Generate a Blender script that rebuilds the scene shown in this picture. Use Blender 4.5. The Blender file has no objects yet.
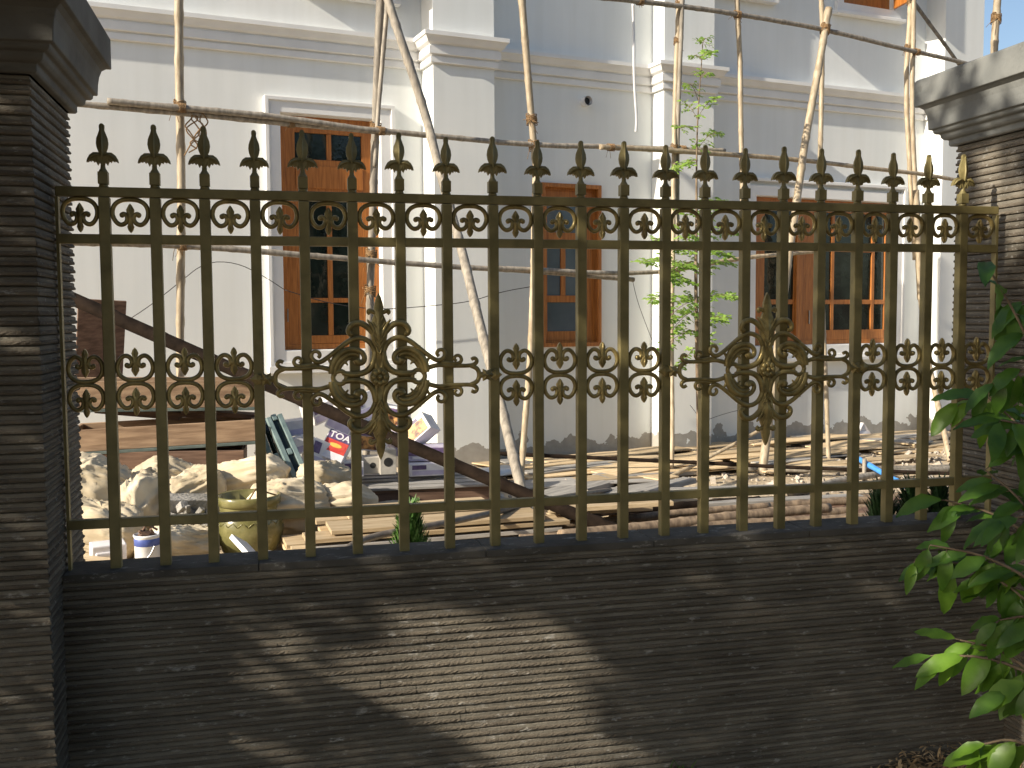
import bpy, math, random
from mathutils import Vector, Matrix, Quaternion, noise
random.seed(7)
PI = math.pi
scene = bpy.context.scene
COL = scene.collection
sin, cos = math.sin, math.cos

# ------------------------------------------------------------------ camera
F, YAW, PITCH, ROLL, EYE = 1000.0, 0.23035, 0.0686, -0.005877, 1.582
fw = Vector((sin(YAW)*cos(PITCH), cos(YAW)*cos(PITCH), -sin(PITCH)))
rt0 = Vector((cos(YAW), -sin(YAW), 0)); up0 = rt0.cross(fw)
RT = rt0*cos(ROLL) + up0*sin(ROLL); UP = -rt0*sin(ROLL) + up0*cos(ROLL)
CAM = Vector((0, 0, EYE))
cd = bpy.data.cameras.new('camera'); cam = bpy.data.objects.new('camera', cd); COL.objects.link(cam)
cd.sensor_width = 36; cd.lens = F/1024*36; cd.clip_start = .05; cd.clip_end = 3000
m = Matrix((RT, UP, -fw)).transposed().to_4x4(); m.translation = CAM; cam.matrix_world = m
scene.camera = cam
# surveying helpers: where a sight line meets the ground, a depth plane or the house front
def ray(x, y): return fw + RT*((x-512)/F) - UP*((y-384)/F)
def G(x, y, z=0.): d = ray(x, y); return CAM + d*((z-EYE)/d.z)
def YP(x, y, Y): d = ray(x, y); return CAM + d*(Y/d.y)
AL = math.radians(11); HO = Vector((3.8, 10.9, 0)); HD = Vector((cos(AL), sin(AL), 0)); HN = Vector((sin(AL), -cos(AL), 0))
def HW(a, b, z=0.): return HO + HD*a + HN*b + Vector((0, 0, z))
def HB(x, y, b=0.):
    d = ray(x, y); t = ((HO+HN*b-CAM).dot(HN))/d.dot(HN); return CAM + d*t

# ------------------------------------------------------------------ mesh builder
class MB:
    def __init__(s): s.v = []; s.f = []; s.sm = []; s.mi = []
    def add(s, vs, fs, smooth=False, mi=0):
        o = len(s.v); s.v += [Vector(p) for p in vs]
        for f in fs: s.f.append([o+i for i in f]); s.sm.append(smooth); s.mi.append(mi)
    def box(s, c, size, M=None, mi=0):
        hx, hy, hz = size[0]/2, size[1]/2, size[2]/2
        vs = [Vector((x, y, z)) for x in (-hx, hx) for y in (-hy, hy) for z in (-hz, hz)]
        if M is not None: vs = [M @ v for v in vs]
        c = Vector(c)
        s.add([v+c for v in vs], [(0,1,3,2),(4,6,7,5),(0,4,5,1),(2,3,7,6),(0,2,6,4),(1,5,7,3)], mi=mi)
    def span(s, x0, x1, y0, y1, z0, z1, mi=0):
        s.box(((x0+x1)/2, (y0+y1)/2, (z0+z1)/2), (abs(x1-x0), abs(y1-y0), abs(z1-z0)), mi=mi)
    def tube(s, pts, rad, n=8, flat=1.0, closed=False, axis=None, mi=0, cap=True):
        pts = [Vector(p) for p in pts]; N = len(pts)
        if not hasattr(rad, '__len__'): rad = [rad]*N
        if len(rad) != N: rad = [rad[min(len(rad)-1, int(i*len(rad)/N))] for i in range(N)]
        tang = []
        for i in range(N):
            if closed: t = pts[(i+1) % N]-pts[i-1]
            else: t = pts[min(i+1, N-1)]-pts[max(i-1, 0)]
            tang.append(t.normalized() if t.length > 1e-9 else Vector((0, 0, 1)))
        vs = []
        if axis is None:
            t = tang[0]; ref = Vector((0, 0, 1)) if abs(t.z) < .9 else Vector((1, 0, 0))
            nrm = (ref - t*ref.dot(t)).normalized()
        for i in range(N):
            t = tang[i]
            if axis is not None:
                bi = Vector(axis); nn = bi.cross(t).normalized()
            else:
                nrm = (nrm - t*nrm.dot(t)).normalized(); nn = nrm; bi = t.cross(nn)
            for k in range(n):
                a = 2*PI*k/n
                vs.append(pts[i] + nn*(cos(a)*rad[i]) + bi*(sin(a)*rad[i]*flat))
        fs = []
        for i in range(N if closed else N-1):
            j = (i+1) % N
            for k in range(n):
                k2 = (k+1) % n; fs.append((i*n+k, i*n+k2, j*n+k2, j*n+k))
        s.add(vs, fs, True, mi)
        if cap and not closed:
            o = len(s.v)-N*n
            s.f.append([o+k for k in range(n)][::-1]); s.sm.append(False); s.mi.append(mi)
            s.f.append([o+(N-1)*n+k for k in range(n)]); s.sm.append(False); s.mi.append(mi)
    def relief(s, poly, c, th, rise, M=lambda x, z, y: (x, y, z), mi=0):
        """cast ornament: outline in x-z, thickness th in y, ridge raised towards -y and +y"""
        n = len(poly)
        vs = [M(x, z, -th/2) for x, z in poly] + [M(x, z, th/2) for x, z in poly] + [M(c[0], c[1], -th/2-rise), M(c[0], c[1], th/2+rise)]
        fs = []
        for i in range(n):
            j = (i+1) % n
            fs += [(i, j, n+j, n+i), (j, i, 2*n), (n+i, n+j, 2*n+1)]
        s.add(vs, fs, mi=mi)
    def ball(s, c, r, n=8, mi=0):
        c = Vector(c); r = Vector((r, r, r)) if not hasattr(r, '__len__') else Vector(r)
        vs = []; fs = []; R = n//2+1
        for i in range(R+1):
            th = PI*i/R
            for k in range(n):
                a = 2*PI*k/n; vs.append(c+Vector((r.x*sin(th)*cos(a), r.y*sin(th)*sin(a), r.z*cos(th))))
        for i in range(R):
            for k in range(n): fs.append((i*n+k, (i+1)*n+k, (i+1)*n+(k+1) % n, i*n+(k+1) % n))
        s.add(vs, fs, True, mi)
    def lathe(s, prof, c=(0, 0, 0), n=24, mi=0):
        c = Vector(c); vs = []; fs = []
        for r, z in prof:
            for k in range(n): a = 2*PI*k/n; vs.append(c+Vector((r*cos(a), r*sin(a), z)))
        for i in range(len(prof)-1):
            for k in range(n): fs.append((i*n+k, i*n+(k+1) % n, (i+1)*n+(k+1) % n, (i+1)*n+k))
        s.add(vs, fs, True, mi)
    def build(s, name, mat, parent=None, bev=0, world=True, origin=None):
        vs = s.v
        if parent is not None and world:
            inv = parent.matrix_basis.inverted()
            p = parent.parent
            while p is not None: inv = inv @ p.matrix_basis.inverted(); p = p.parent
            vs = [inv @ v for v in vs]
        elif parent is None and origin is None:
            xs = [v.x for v in vs]; ys = [v.y for v in vs]; zs = [v.z for v in vs]
            origin = Vector(((min(xs)+max(xs))/2, (min(ys)+max(ys))/2, min(zs)))
        if origin is not None: vs = [v-Vector(origin) for v in vs]
        me = bpy.data.meshes.new(name); me.from_pydata([tuple(v) for v in vs], [], s.f); me.validate()
        me.polygons.foreach_set('use_smooth', s.sm[:len(me.polygons)])
        for mm in (mat if isinstance(mat, (list, tuple)) else [mat]): me.materials.append(mm)
        if isinstance(mat, (list, tuple)): me.polygons.foreach_set('material_index', s.mi[:len(me.polygons)])
        me.update()
        o = bpy.data.objects.new(name, me); COL.objects.link(o)
        if origin is not None: o.location = origin
        if parent is not None: o.parent = parent
        if bev:
            b = o.modifiers.new('bevel', 'BEVEL'); b.width = bev; b.segments = 2; b.limit_method = 'ANGLE'; b.angle_limit = .6
        return o

def tag(o, label=None, cat=None, group=None, kind=None):
    if label: o['label'] = label
    if cat: o['category'] = cat
    if group: o['group'] = group
    if kind: o['kind'] = kind
    return o
def thing(name, label, cat, loc=(0, 0, 0), rz=0, group=None):
    o = bpy.data.objects.new(name, None); COL.objects.link(o); o.location = loc; o.rotation_euler = (0, 0, rz)
    o.matrix_basis = Matrix.Translation(Vector(loc)) @ Matrix.Rotation(rz, 4, 'Z')
    return tag(o, label, cat, group)

def dup(o, loc=None, label=None, parent=None):
    c = o.copy(); COL.objects.link(c)
    if parent is not None: c.parent = parent
    if loc is not None: c.location = loc
    if label: c['label'] = label
    return c

# ------------------------------------------------------------------ materials
def mk(name, c1, c2=None, scale=8, rough=.7, bump=.0, bscale=None, metal=0, stretch=(1, 1, 1), vary=0, detail=6, bstretch=None, spec=.5, lo=.35, hi=.65, bdist=.01):
    mt = bpy.data.materials.new(name); mt.use_nodes = True; nt = mt.node_tree; N = nt.nodes; L = nt.links
    P = N['Principled BSDF']; P.inputs['Roughness'].default_value = rough; P.inputs['Metallic'].default_value = metal
    P.inputs['Specular IOR Level'].default_value = spec
    tc = N.new('ShaderNodeTexCoord'); mp = N.new('ShaderNodeMapping'); mp.inputs['Scale'].default_value = stretch
    ob = N.new('ShaderNodeObjectInfo'); off = N.new('ShaderNodeVectorMath'); off.operation = 'MULTIPLY_ADD'
    off.inputs[1].default_value = (37, 53, 71); L.new(ob.outputs['Random'], off.inputs[0]); L.new(tc.outputs['Object'], off.inputs[2])
    L.new(off.outputs[0], mp.inputs['Vector'])
    nz = N.new('ShaderNodeTexNoise'); nz.inputs['Scale'].default_value = scale; nz.inputs['Detail'].default_value = detail
    L.new(mp.outputs[0], nz.inputs['Vector'])
    rp = N.new('ShaderNodeValToRGB'); rp.color_ramp.elements[0].position = lo; rp.color_ramp.elements[1].position = hi
    rp.color_ramp.elements[0].color = (*c1, 1); rp.color_ramp.elements[1].color = (*(c2 or c1), 1)
    L.new(nz.outputs['Fac'], rp.inputs['Fac']); out = rp.outputs['Color']
    if vary:
        oi = N.new('ShaderNodeObjectInfo'); mr = N.new('ShaderNodeMapRange')
        mr.inputs['To Min'].default_value = 1-vary; mr.inputs['To Max'].default_value = 1+vary
        hs = N.new('ShaderNodeHueSaturation'); L.new(oi.outputs['Random'], mr.inputs['Value'])
        L.new(mr.outputs[0], hs.inputs['Value']); L.new(out, hs.inputs['Color']); out = hs.outputs['Color']
    L.new(out, P.inputs['Base Color'])
    if bump:
        bm = N.new('ShaderNodeBump'); bm.inputs['Strength'].default_value = bump; bm.inputs['Distance'].default_value = bdist
        n2 = N.new('ShaderNodeTexNoise'); n2.inputs['Scale'].default_value = bscale or scale*4; n2.inputs['Detail'].default_value = 5
        mp2 = N.new('ShaderNodeMapping'); mp2.inputs['Scale'].default_value = bstretch or stretch
        L.new(off.outputs[0], mp2.inputs['Vector']); L.new(mp2.outputs[0], n2.inputs['Vector'])
        L.new(n2.outputs['Fac'], bm.inputs['Height']); L.new(bm.outputs[0], P.inputs['Normal'])
    mt['out'] = 0
    return mt

M = {}
M['bronze'] = mk('bronze_paint', (.165, .137, .055), (.28, .232, .098), 14, .5, .3, 160, .2, bdist=.002, lo=.3, hi=.7)
M['bronze_gold'] = mk('bronze_gilt', (.20, .155, .06), (.40, .31, .125), 30, .36, .3, 150, .45, bdist=.002)
M['stone'] = mk('ribbed_stone', (.105, .095, .077), (.20, .18, .145), 5, .82, .8, 130, stretch=(1, 1, 3), bdist=.004)
M['coping'] = mk('coping_stone', (.05, .046, .04), (.10, .092, .08), 5, .9, .5, 90, bdist=.004)
M['stone_rough'] = mk('chiselled_stone', (.08, .065, .049), (.16, .135, .102), 5, .9, .8, 150, stretch=(1, 1, 2), bdist=.004)
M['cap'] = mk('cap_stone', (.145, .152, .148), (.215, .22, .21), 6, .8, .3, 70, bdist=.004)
M['timber'] = mk('window_wood', (.31, .105, .019), (.47, .175, .038), 9, .42, .15, 60, stretch=(6, 6, .5), bdist=.002)
M['glass'] = mk('dark_glass', (.006, .010, .008), (.016, .024, .02), 5, .04, .3, 2.2, bdist=.02, spec=.45)
M['glass_sky'] = mk('painted_sky_glass', (.06, .085, .11), (.09, .12, .15), 3, .12, .05, 4, bdist=.01)  # sky reflection put into the pane colour of the middle window
M['trim'] = mk('white_trim', (.74, .74, .73), (.80, .80, .79), 4, .6, .1, 60)
M['bamboo'] = mk('bamboo', (.27, .21, .135), (.44, .365, .26), 7, .55, .35, 40, stretch=(4, 4, 1), vary=.2, bdist=.004)
M['bamboo_grey'] = mk('weathered_bamboo', (.165, .145, .12), (.31, .275, .225), 8, .7, .4, 40, stretch=(4, 4, 1), vary=.2, bdist=.004)
M['rope'] = mk('coir_rope', (.16, .09, .04), (.30, .19, .09), 60, .9, .8, 200, bdist=.004)
M['log'] = mk('dark_log', (.010, .0065, .0045), (.026, .017, .012), 10, .9, .5, 60, stretch=(1, 1, 1), bdist=.006, spec=.12)
M['bamboo_brown'] = mk('brown_bamboo', (.11, .078, .052), (.26, .19, .125), 7, .7, .4, 40, stretch=(4, 4, 1), vary=.25, bdist=.004)
M['cap_dark'] = mk('dark_cap_stone', (.075, .07, .06), (.14, .135, .12), 4, .85, .3, 70, bdist=.004)  # darker stone tone, left pillar cap only
M['plank'] = mk('raw_plank', (.43, .315, .18), (.62, .485, .31), 6, .75, .4, 40, stretch=(.6, 6, 6), vary=.28, bdist=.004)
M['plank_grey'] = mk('grey_plank', (.24, .23, .22), (.40, .38, .35), 6, .8, .4, 40, stretch=(.6, 6, 6), vary=.25, bdist=.004)
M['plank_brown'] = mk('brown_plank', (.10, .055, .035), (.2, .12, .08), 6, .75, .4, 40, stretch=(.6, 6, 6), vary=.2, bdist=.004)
M['tray'] = mk('tray_wood', (.20, .125, .075), (.36, .245, .155), 6, .7, .3, 40, stretch=(.6, 6, 6), bdist=.004)
M['tray_edge'] = mk('tray_edge', (.06, .085, .08), (.12, .15, .14), 9, .6)
M['sack'] = mk('cement_sack', (.46, .38, .255), (.64, .56, .42), 4, .8, .35, 16, vary=.14, bdist=.012)
M['jar'] = mk('glazed_jar', (.11, .105, .035), (.22, .20, .085), 9, .22, .15, 20)
M['tin'] = mk('white_tin', (.62, .63, .66), (.78, .78, .78), 9, .4, .1, 40)
M['blue'] = mk('blue_band', (.05, .08, .28), (.07, .11, .36), 20, .4)
M['blue_pipe'] = mk('blue_plastic', (.05, .22, .60), (.07, .28, .68), 20, .35)
M['metal'] = mk('steel_wire', (.35, .35, .35), (.5, .5, .5), 20, .35, metal=.9)
M['teal'] = mk('teal_paint', (.13, .19, .19), (.24, .32, .32), 9, .55, .2, 60)
M['lav'] = mk('lavender_card', (.40, .36, .50), (.54, .50, .62), 12, .5, .1, 40, vary=.1)
M['white_card'] = mk('white_card', (.66, .64, .66), (.78, .76, .76), 12, .5, .1, 40)
M['dark_card'] = mk('dark_print', (.07, .05, .12), (.15, .10, .2), 25, .5)
M['red'] = mk('red_print', (.55, .05, .04), (.65, .09, .06), 20, .5)
M['yellow'] = mk('yellow_print', (.75, .42, .06), (.8, .55, .12), 20, .5)
M['orange_pic'] = mk('photo_print', (.10, .035, .02), (.72, .38, .12), 22, .5, lo=.4, hi=.6)
M['grey_card'] = mk('grey_carton', (.34, .32, .28), (.48, .45, .40), 10, .7, .2, 40)
M['soil'] = mk('yard_soil', (.36, .28, .185), (.58, .475, .335), 3, .95, .9, 25, bdist=.03)
M['earth'] = mk('road_soil', (.10, .075, .05), (.20, .15, .10), 3, .95, .9, 30, bdist=.03)
M['rubble'] = mk('rubble', (.30, .26, .21), (.56, .50, .43), 12, .9, .5, 60)
M['concrete'] = mk('rough_concrete', (.22, .21, .19), (.36, .345, .32), 7, .9, .8, 40, bdist=.02)
M['leaf'] = mk('shrub_leaf', (.055, .14, .018), (.12, .25, .03), 14, .38, .15, 40, bdist=.003)
M['leaf_young'] = mk('young_leaf', (.11, .24, .02), (.20, .36, .04), 14, .4, .15, 40, bdist=.003)
M['leaf_dark'] = mk('tree_leaf', (.02, .05, .01), (.05, .09, .02), 3, .5)
M['moringa'] = mk('sapling_leaf', (.20, .34, .05), (.32, .48, .10), 9, .5)
M['cypress'] = mk('cypress_leaf', (.02, .06, .015), (.045, .11, .025), 9, .6)
M['cypress_bright'] = mk('bright_cypress_leaf', (.04, .11, .02), (.09, .19, .035), 9, .6)
M['bark'] = mk('bark', (.12, .085, .055), (.24, .18, .12), 9, .9, .6, 50, bdist=.01)
M['straw'] = mk('dry_leaf', (.40, .25, .11), (.66, .48, .27), 20, .8, vary=.2)
M['black'] = mk('black_cable', (.015, .015, .017), (.03, .03, .03), 20, .5)
M['hose'] = mk('grey_hose', (.10, .085, .072), (.17, .145, .12), 20, .5)
M['white_plastic'] = mk('white_plastic', (.72, .72, .74), (.8, .8, .8), 10, .4)
for nm in ('leaf', 'leaf_young', 'moringa'):
    P = M[nm].node_tree.nodes['Principled BSDF']; P.inputs['Transmission Weight'].default_value = 0
    nt = M[nm].node_tree; tr = nt.nodes.new('ShaderNodeBsdfTranslucent'); mx = nt.nodes.new('ShaderNodeMixShader'); mx.inputs[0].default_value = .42
    src = P.inputs['Base Color'].links[0].from_socket; nt.links.new(src, tr.inputs['Color'])
    o = nt.nodes['Material Output']; nt.links.new(P.outputs[0], mx.inputs[1]); nt.links.new(tr.outputs[0], mx.inputs[2]); nt.links.new(mx.outputs[0], o.inputs['Surface'])

# painted house wall with a ragged unpainted mortar band at its foot
def house_paint():
    mt = mk('house_paint', (.745, .77, .765), (.80, .815, .80), 1.3, .75, .12, 35, bdist=.004); nt = mt.node_tree; N = nt.nodes; L = nt.links
    P = N['Principled BSDF']; base = P.inputs['Base Color'].links[0].from_socket
    tc = N.new('ShaderNodeTexCoord'); sp = N.new('ShaderNodeSeparateXYZ'); L.new(tc.outputs['Object'], sp.inputs[0])
    nz = N.new('ShaderNodeTexNoise'); nz.inputs['Scale'].default_value = 4.5; nz.inputs['Detail'].default_value = 8; L.new(tc.outputs['Object'], nz.inputs['Vector'])
    m1 = N.new('ShaderNodeMath'); m1.operation = 'MULTIPLY_ADD'; m1.inputs[1].default_value = .62; m1.inputs[2].default_value = -.13
    L.new(nz.outputs['Fac'], m1.inputs[0])
    lt = N.new('ShaderNodeMath'); lt.operation = 'LESS_THAN'; L.new(sp.outputs['Z'], lt.inputs[0]); L.new(m1.outputs[0], lt.inputs[1])
    n3 = N.new('ShaderNodeTexNoise'); n3.inputs['Scale'].default_value = 14; L.new(tc.outputs['Object'], n3.inputs['Vector'])
    rp = N.new('ShaderNodeValToRGB'); rp.color_ramp.elements[0].color = (.27, .255, .225, 1); rp.color_ramp.elements[1].color = (.42, .40, .365, 1); L.new(n3.outputs['Fac'], rp.inputs[0])
    # faint vertical weather streaks
    mp = N.new('ShaderNodeMapping'); mp.inputs['Scale'].default_value = (5, 5, .35); L.new(tc.outputs['Object'], mp.inputs['Vector'])
    n4 = N.new('ShaderNodeTexNoise'); n4.inputs['Scale'].default_value = 1.6; n4.inputs['Detail'].default_value = 6; L.new(mp.outputs[0], n4.inputs['Vector'])
    r4 = N.new('ShaderNodeValToRGB'); r4.color_ramp.elements[0].position = .3; r4.color_ramp.elements[1].position = .6
    r4.color_ramp.elements[0].color = (.95, .948, .94, 1); r4.color_ramp.elements[1].color = (1, 1, 1, 1); L.new(n4.outputs['Fac'], r4.inputs[0])
    mu = N.new('ShaderNodeMix'); mu.data_type = 'RGBA'; mu.blend_type = 'MULTIPLY'; mu.inputs['Factor'].default_value = 1
    L.new(base, mu.inputs[6]); L.new(r4.outputs[0], mu.inputs[7])
    mx = N.new('ShaderNodeMix'); mx.data_type = 'RGBA'; L.new(lt.outputs[0], mx.inputs['Factor']); L.new(mu.outputs[2], mx.inputs[6]); L.new(rp.outputs[0], mx.inputs[7])
    L.new(mx.outputs[2], P.inputs['Base Color']); return mt
M['paint'] = house_paint()
def flecks(mt, col, scale, lo, hi):      # lime specks and scuffs on the stone
    nt = mt.node_tree; N = nt.nodes; L = nt.links; P = N['Principled BSDF']; base = P.inputs['Base Color'].links[0].from_socket
    tc = N.new('ShaderNodeTexCoord'); mp = N.new('ShaderNodeMapping'); mp.inputs['Scale'].default_value = (.45, 1, 1.4); L.new(tc.outputs['Object'], mp.inputs['Vector'])
    nz = N.new('ShaderNodeTexNoise'); nz.inputs['Scale'].default_value = scale; nz.inputs['Detail'].default_value = 8; nz.inputs['Roughness'].default_value = .7; L.new(mp.outputs[0], nz.inputs['Vector'])
    rp = N.new('ShaderNodeValToRGB'); rp.color_ramp.elements[0].position = lo; rp.color_ramp.elements[1].position = hi; rp.color_ramp.elements[0].color = (0, 0, 0, 1); rp.color_ramp.elements[1].color = (.8, .8, .8, 1); L.new(nz.outputs['Fac'], rp.inputs[0])
    mx = N.new('ShaderNodeMix'); mx.data_type = 'RGBA'; L.new(rp.outputs[0], mx.inputs['Factor']); L.new(base, mx.inputs[6]); mx.inputs[7].default_value = (*col, 1); L.new(mx.outputs[2], P.inputs['Base Color'])
for nm in ('stone', 'stone_rough', 'coping'): flecks(M[nm], (.36, .345, .315), 42, .585, .67)
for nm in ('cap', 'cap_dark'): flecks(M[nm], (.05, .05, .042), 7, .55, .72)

# ------------------------------------------------------------------ light
SUNL = Vector((.840, .300, -.46)).normalized()
SUN_STRENGTH, SKY, EXPO = 5.0, .095, .70
w = bpy.data.worlds.new('World'); scene.world = w; w.use_nodes = True
nt = w.node_tree; bg = nt.nodes['Background']; sk = nt.nodes.new('ShaderNodeTexSky'); sk.sky_type = 'NISHITA'; sk.sun_disc = False
sk.sun_elevation = math.asin(-SUNL.z); sk.sun_rotation = math.atan2(-SUNL.x, -SUNL.y); sk.dust_density = 1.4; sk.air_density = 1.0
nt.links.new(sk.outputs[0], bg.inputs['Color']); bg.inputs['Strength'].default_value = SKY
sd = bpy.data.lights.new('sun', 'SUN'); sd.energy = SUN_STRENGTH; sd.angle = math.radians(.55); sd.color = (1, .90, .74)
so = bpy.data.objects.new('sun', sd); COL.objects.link(so); so.rotation_euler = SUNL.to_track_quat('-Z', 'Y').to_euler(); so.location = (-10, -4, 8)
vs = scene.view_settings; vs.view_transform = 'Standard'; vs.look = 'None'; vs.exposure = EXPO; vs.gamma = 1; vs.use_curve_mapping = False

# ------------------------------------------------------------------ ground
b = MB(); b.add([(-600, -600, 0), (600, -600, 0), (600, 2.98, 0), (-600, 2.98, 0)], [(0, 1, 2, 3)])
tag(b.build('ground', M['earth'], origin=Vector((0, 0, 0))), kind='structure')
b = MB(); b.add([(-600, 2.98, 0), (600, 2.98, 0), (600, 900, 0), (-600, 900, 0)], [(0, 1, 2, 3)])
tag(b.build('yard_ground', M['soil'], origin=Vector((0, 0, 0))), kind='structure')

# ------------------------------------------------------------------ ribbed stone
CH = .0256
PROF = [(-.011, 0.), (-.010, .0010), (.0022, .003), (.0035, .007), (.0025, .0115), (-.0008, .0135), (-.0012, .0215), (-.004, .0245), (-.011, .0256)]
ROUGH = [0, 0, .6, 1, 1, .15, .12, .3, 0]
def rib_strip(mb, p0, du, L, out, z0, rows, mitre0=0, mitre1=0, step=.011):
    """ribbed courses on a vertical face starting at p0, running along du for L"""
    p0 = Vector(p0); du = Vector(du); out = Vector(out)
    for r in range(rows):
        u = 0.; zb = z0+r*CH
        while u < L-1e-6:
            seg = random.uniform(.32, .62); u1 = min(L, u+seg)
            if L-u1 < .12: u1 = L
            n = max(1, int(round((u1-u)/step))); off = random.uniform(-.0008, .0008); ph = random.uniform(0, 50)
            vv = []
            for i in range(n+1):
                uu = u+(u1-u)*i/n
                for (o, z), rg in zip(PROF, ROUGH):
                    d = noise.noise(Vector((uu*75+z*130, r*3.7+ph, z*40)))
                    d2 = noise.noise(Vector((uu*9, r*1.3, ph)))
                    oo = o+off+rg*(.0030*d-.0008)+.001*d2
                    x = uu
                    if i == 0 and u == 0: x = uu - mitre0*oo
                    if i == n and u1 == L: x = uu + mitre1*oo
                    vv.append(p0+du*x+out*oo+Vector((0, 0, zb+z)))
            k = len(PROF); fs = []
            for i in range(n):
                for j in range(k-1): fs.append((i*k+j, (i+1)*k+j, (i+1)*k+j+1, i*k+j+1))
            mb.add(vv, fs, False); k0 = len(mb.mi)-len(fs)
            for q in range(len(fs)): mb.mi[k0+q] = 1 if q % (k-1) in (2, 3, 4) else 0
            u = u1

WX0, WX1, WY, WT = -.6, 2.485, 2.97, .863
def stone_pillar(x0, x1, label, capm):
    y0, y1 = 2.81, 3.30
    t = thing('stone_pillar', label, 'pillar', ((x0+x1)/2, (y0+y1)/2, 0), group='ribbed stone pillars of the fence')
    rows = 86; s = MB(); zt = rows*CH
    for p, d, L, o in (((x0, y0, 0), (1, 0, 0), x1-x0, (0, -1, 0)), ((x1, y0, 0), (0, 1, 0), y1-y0, (1, 0, 0)),
                       ((x1, y1, 0), (-1, 0, 0), x1-x0, (0, 1, 0)), ((x0, y1, 0), (0, -1, 0), y1-y0, (-1, 0, 0))):
        rib_strip(s, p, d, L, o, 0, rows, 1, 1)
    s.span(x0+.012, x1-.012, y0+.012, y1-.012, 0, zt-.002)
    s.build('shaft', [M['stone'], M['stone_rough']], t)
    c = MB()
    pr = [(.002, zt), (.018, zt), (.022, zt+.006), (.022, zt+.024), (.034, zt+.026), (.042, zt+.034), (.044, zt+.048), (.056, zt+.050), (.062, zt+.056), (.062, zt+.066),
          (.074, zt+.068), (.0755, zt+.10), (.079, zt+.125), (.086, zt+.146), (.098, zt+.156), (.111, zt+.159), (.111, zt+.252), (.104, zt+.258), (-.12, zt+.30)]
    lp = []
    for o, z in pr: lp += [(x0-o, y0-o, z), (x1+o, y0-o, z), (x1+o, y1+o, z), (x0-o, y1+o, z)]
    fs = []
    for i in range(len(pr)-1):
        for k in range(4): fs.append((i*4+k, i*4+(k+1) % 4, i*4+4+(k+1) % 4, i*4+4+k))
    fs.append(tuple(len(lp)-4+k for k in range(4)))
    c.add(lp, fs); c.build('cap', M[capm], t, bev=.003)
    return t
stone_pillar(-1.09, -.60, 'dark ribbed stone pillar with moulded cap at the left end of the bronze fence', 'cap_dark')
stone_pillar(2.485, 2.975, 'ribbed stone pillar with sun dappled cap behind the leafy shrub, right of the fence', 'cap')

t = thing('stone_wall', 'low grey ribbed stone wall carrying the bronze fence between two pillars', 'wall', ((WX0+WX1)/2, 3.05, 0))
s = MB(); rows = int((WT-.022)/CH); z0 = WT-.022-rows*CH
rib_strip(s, (WX0, WY, 0), (1, 0, 0), WX1-WX0, (0, -1, 0), z0, rows)
rib_strip(s, (WX1, 3.13, 0), (-1, 0, 0), WX1-WX0, (0, 1, 0), z0, rows, step=.05)
s.span(WX0+.001, WX1-.001, WY+.012, 3.118, 0, WT-.024)
s.build('wall_body', [M['stone'], M['stone_rough']], t)
s = MB()
xa = WX0+.001
while xa < WX1-.01:
    xb = min(WX1-.001, xa+random.uniform(.5, .75))
    if WX1-xb < .2: xb = WX1-.001
    s.span(xa+.0008, xb-.0008, WY-.003+random.uniform(-.001, .001), 3.133, WT-.0225, WT+random.uniform(-.001, .0005)); xa = xb
s.build('coping', M['coping'], t, bev=.0025)

# ------------------------------------------------------------------ bronze fence
FY = 3.033
BX = [-.465, -.329, -.194, -.054, .085, .226, .368, .51, .654, .796, .937, 1.077, 1.219, 1.356, 1.496, 1.632, 1.768, 1.906, 2.039, 2.174, 2.309]
ZT = 1.948
fence = thing('bronze_fence', 'antique bronze metal fence panel with spear finials and scroll medallions on the low wall', 'fence', (.94, FY, WT))
def fpart(mb, name, mat='bronze', bev=0): return mb.build(name, M[mat], fence, bev=bev)
for z in (ZT-.0135, 1.803, .993):
    b = MB(); b.span(-.592, 2.446, FY-.0135, FY+.0135, z-.0135, z+.0135); fpart(b, 'rail', bev=.0025)
b = MB(); b.span(-.015, .015, -.015, .015, WT-.01, ZT-.0283)
bar0 = None
loc0 = fence.matrix_basis.translation
def put(first, mesh_builder, name, mat, x, z=0, sx=1, sz=1, y=FY, bev=0):
    """first call builds the part, later calls copy it"""
    if first is None:
        o = mesh_builder.build(name, M[mat], fence, bev=bev, world=False)
    else:
        o = first.copy(); COL.objects.link(o); o.parent = fence
    o.location = Vector((x, y, z))-loc0; o.scale = (sx, 1, sz)
    return o
for x in BX:
    o = put(bar0, b, 'bar', 'bronze', x, bev=.0025); bar0 = bar0 or o
for x in (-.589, 2.443):
    b = MB(); b.span(x-.004, x+.004, FY-.012, FY+.012, WT-.01, ZT-.0285); fpart(b, 'end_strip')
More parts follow.
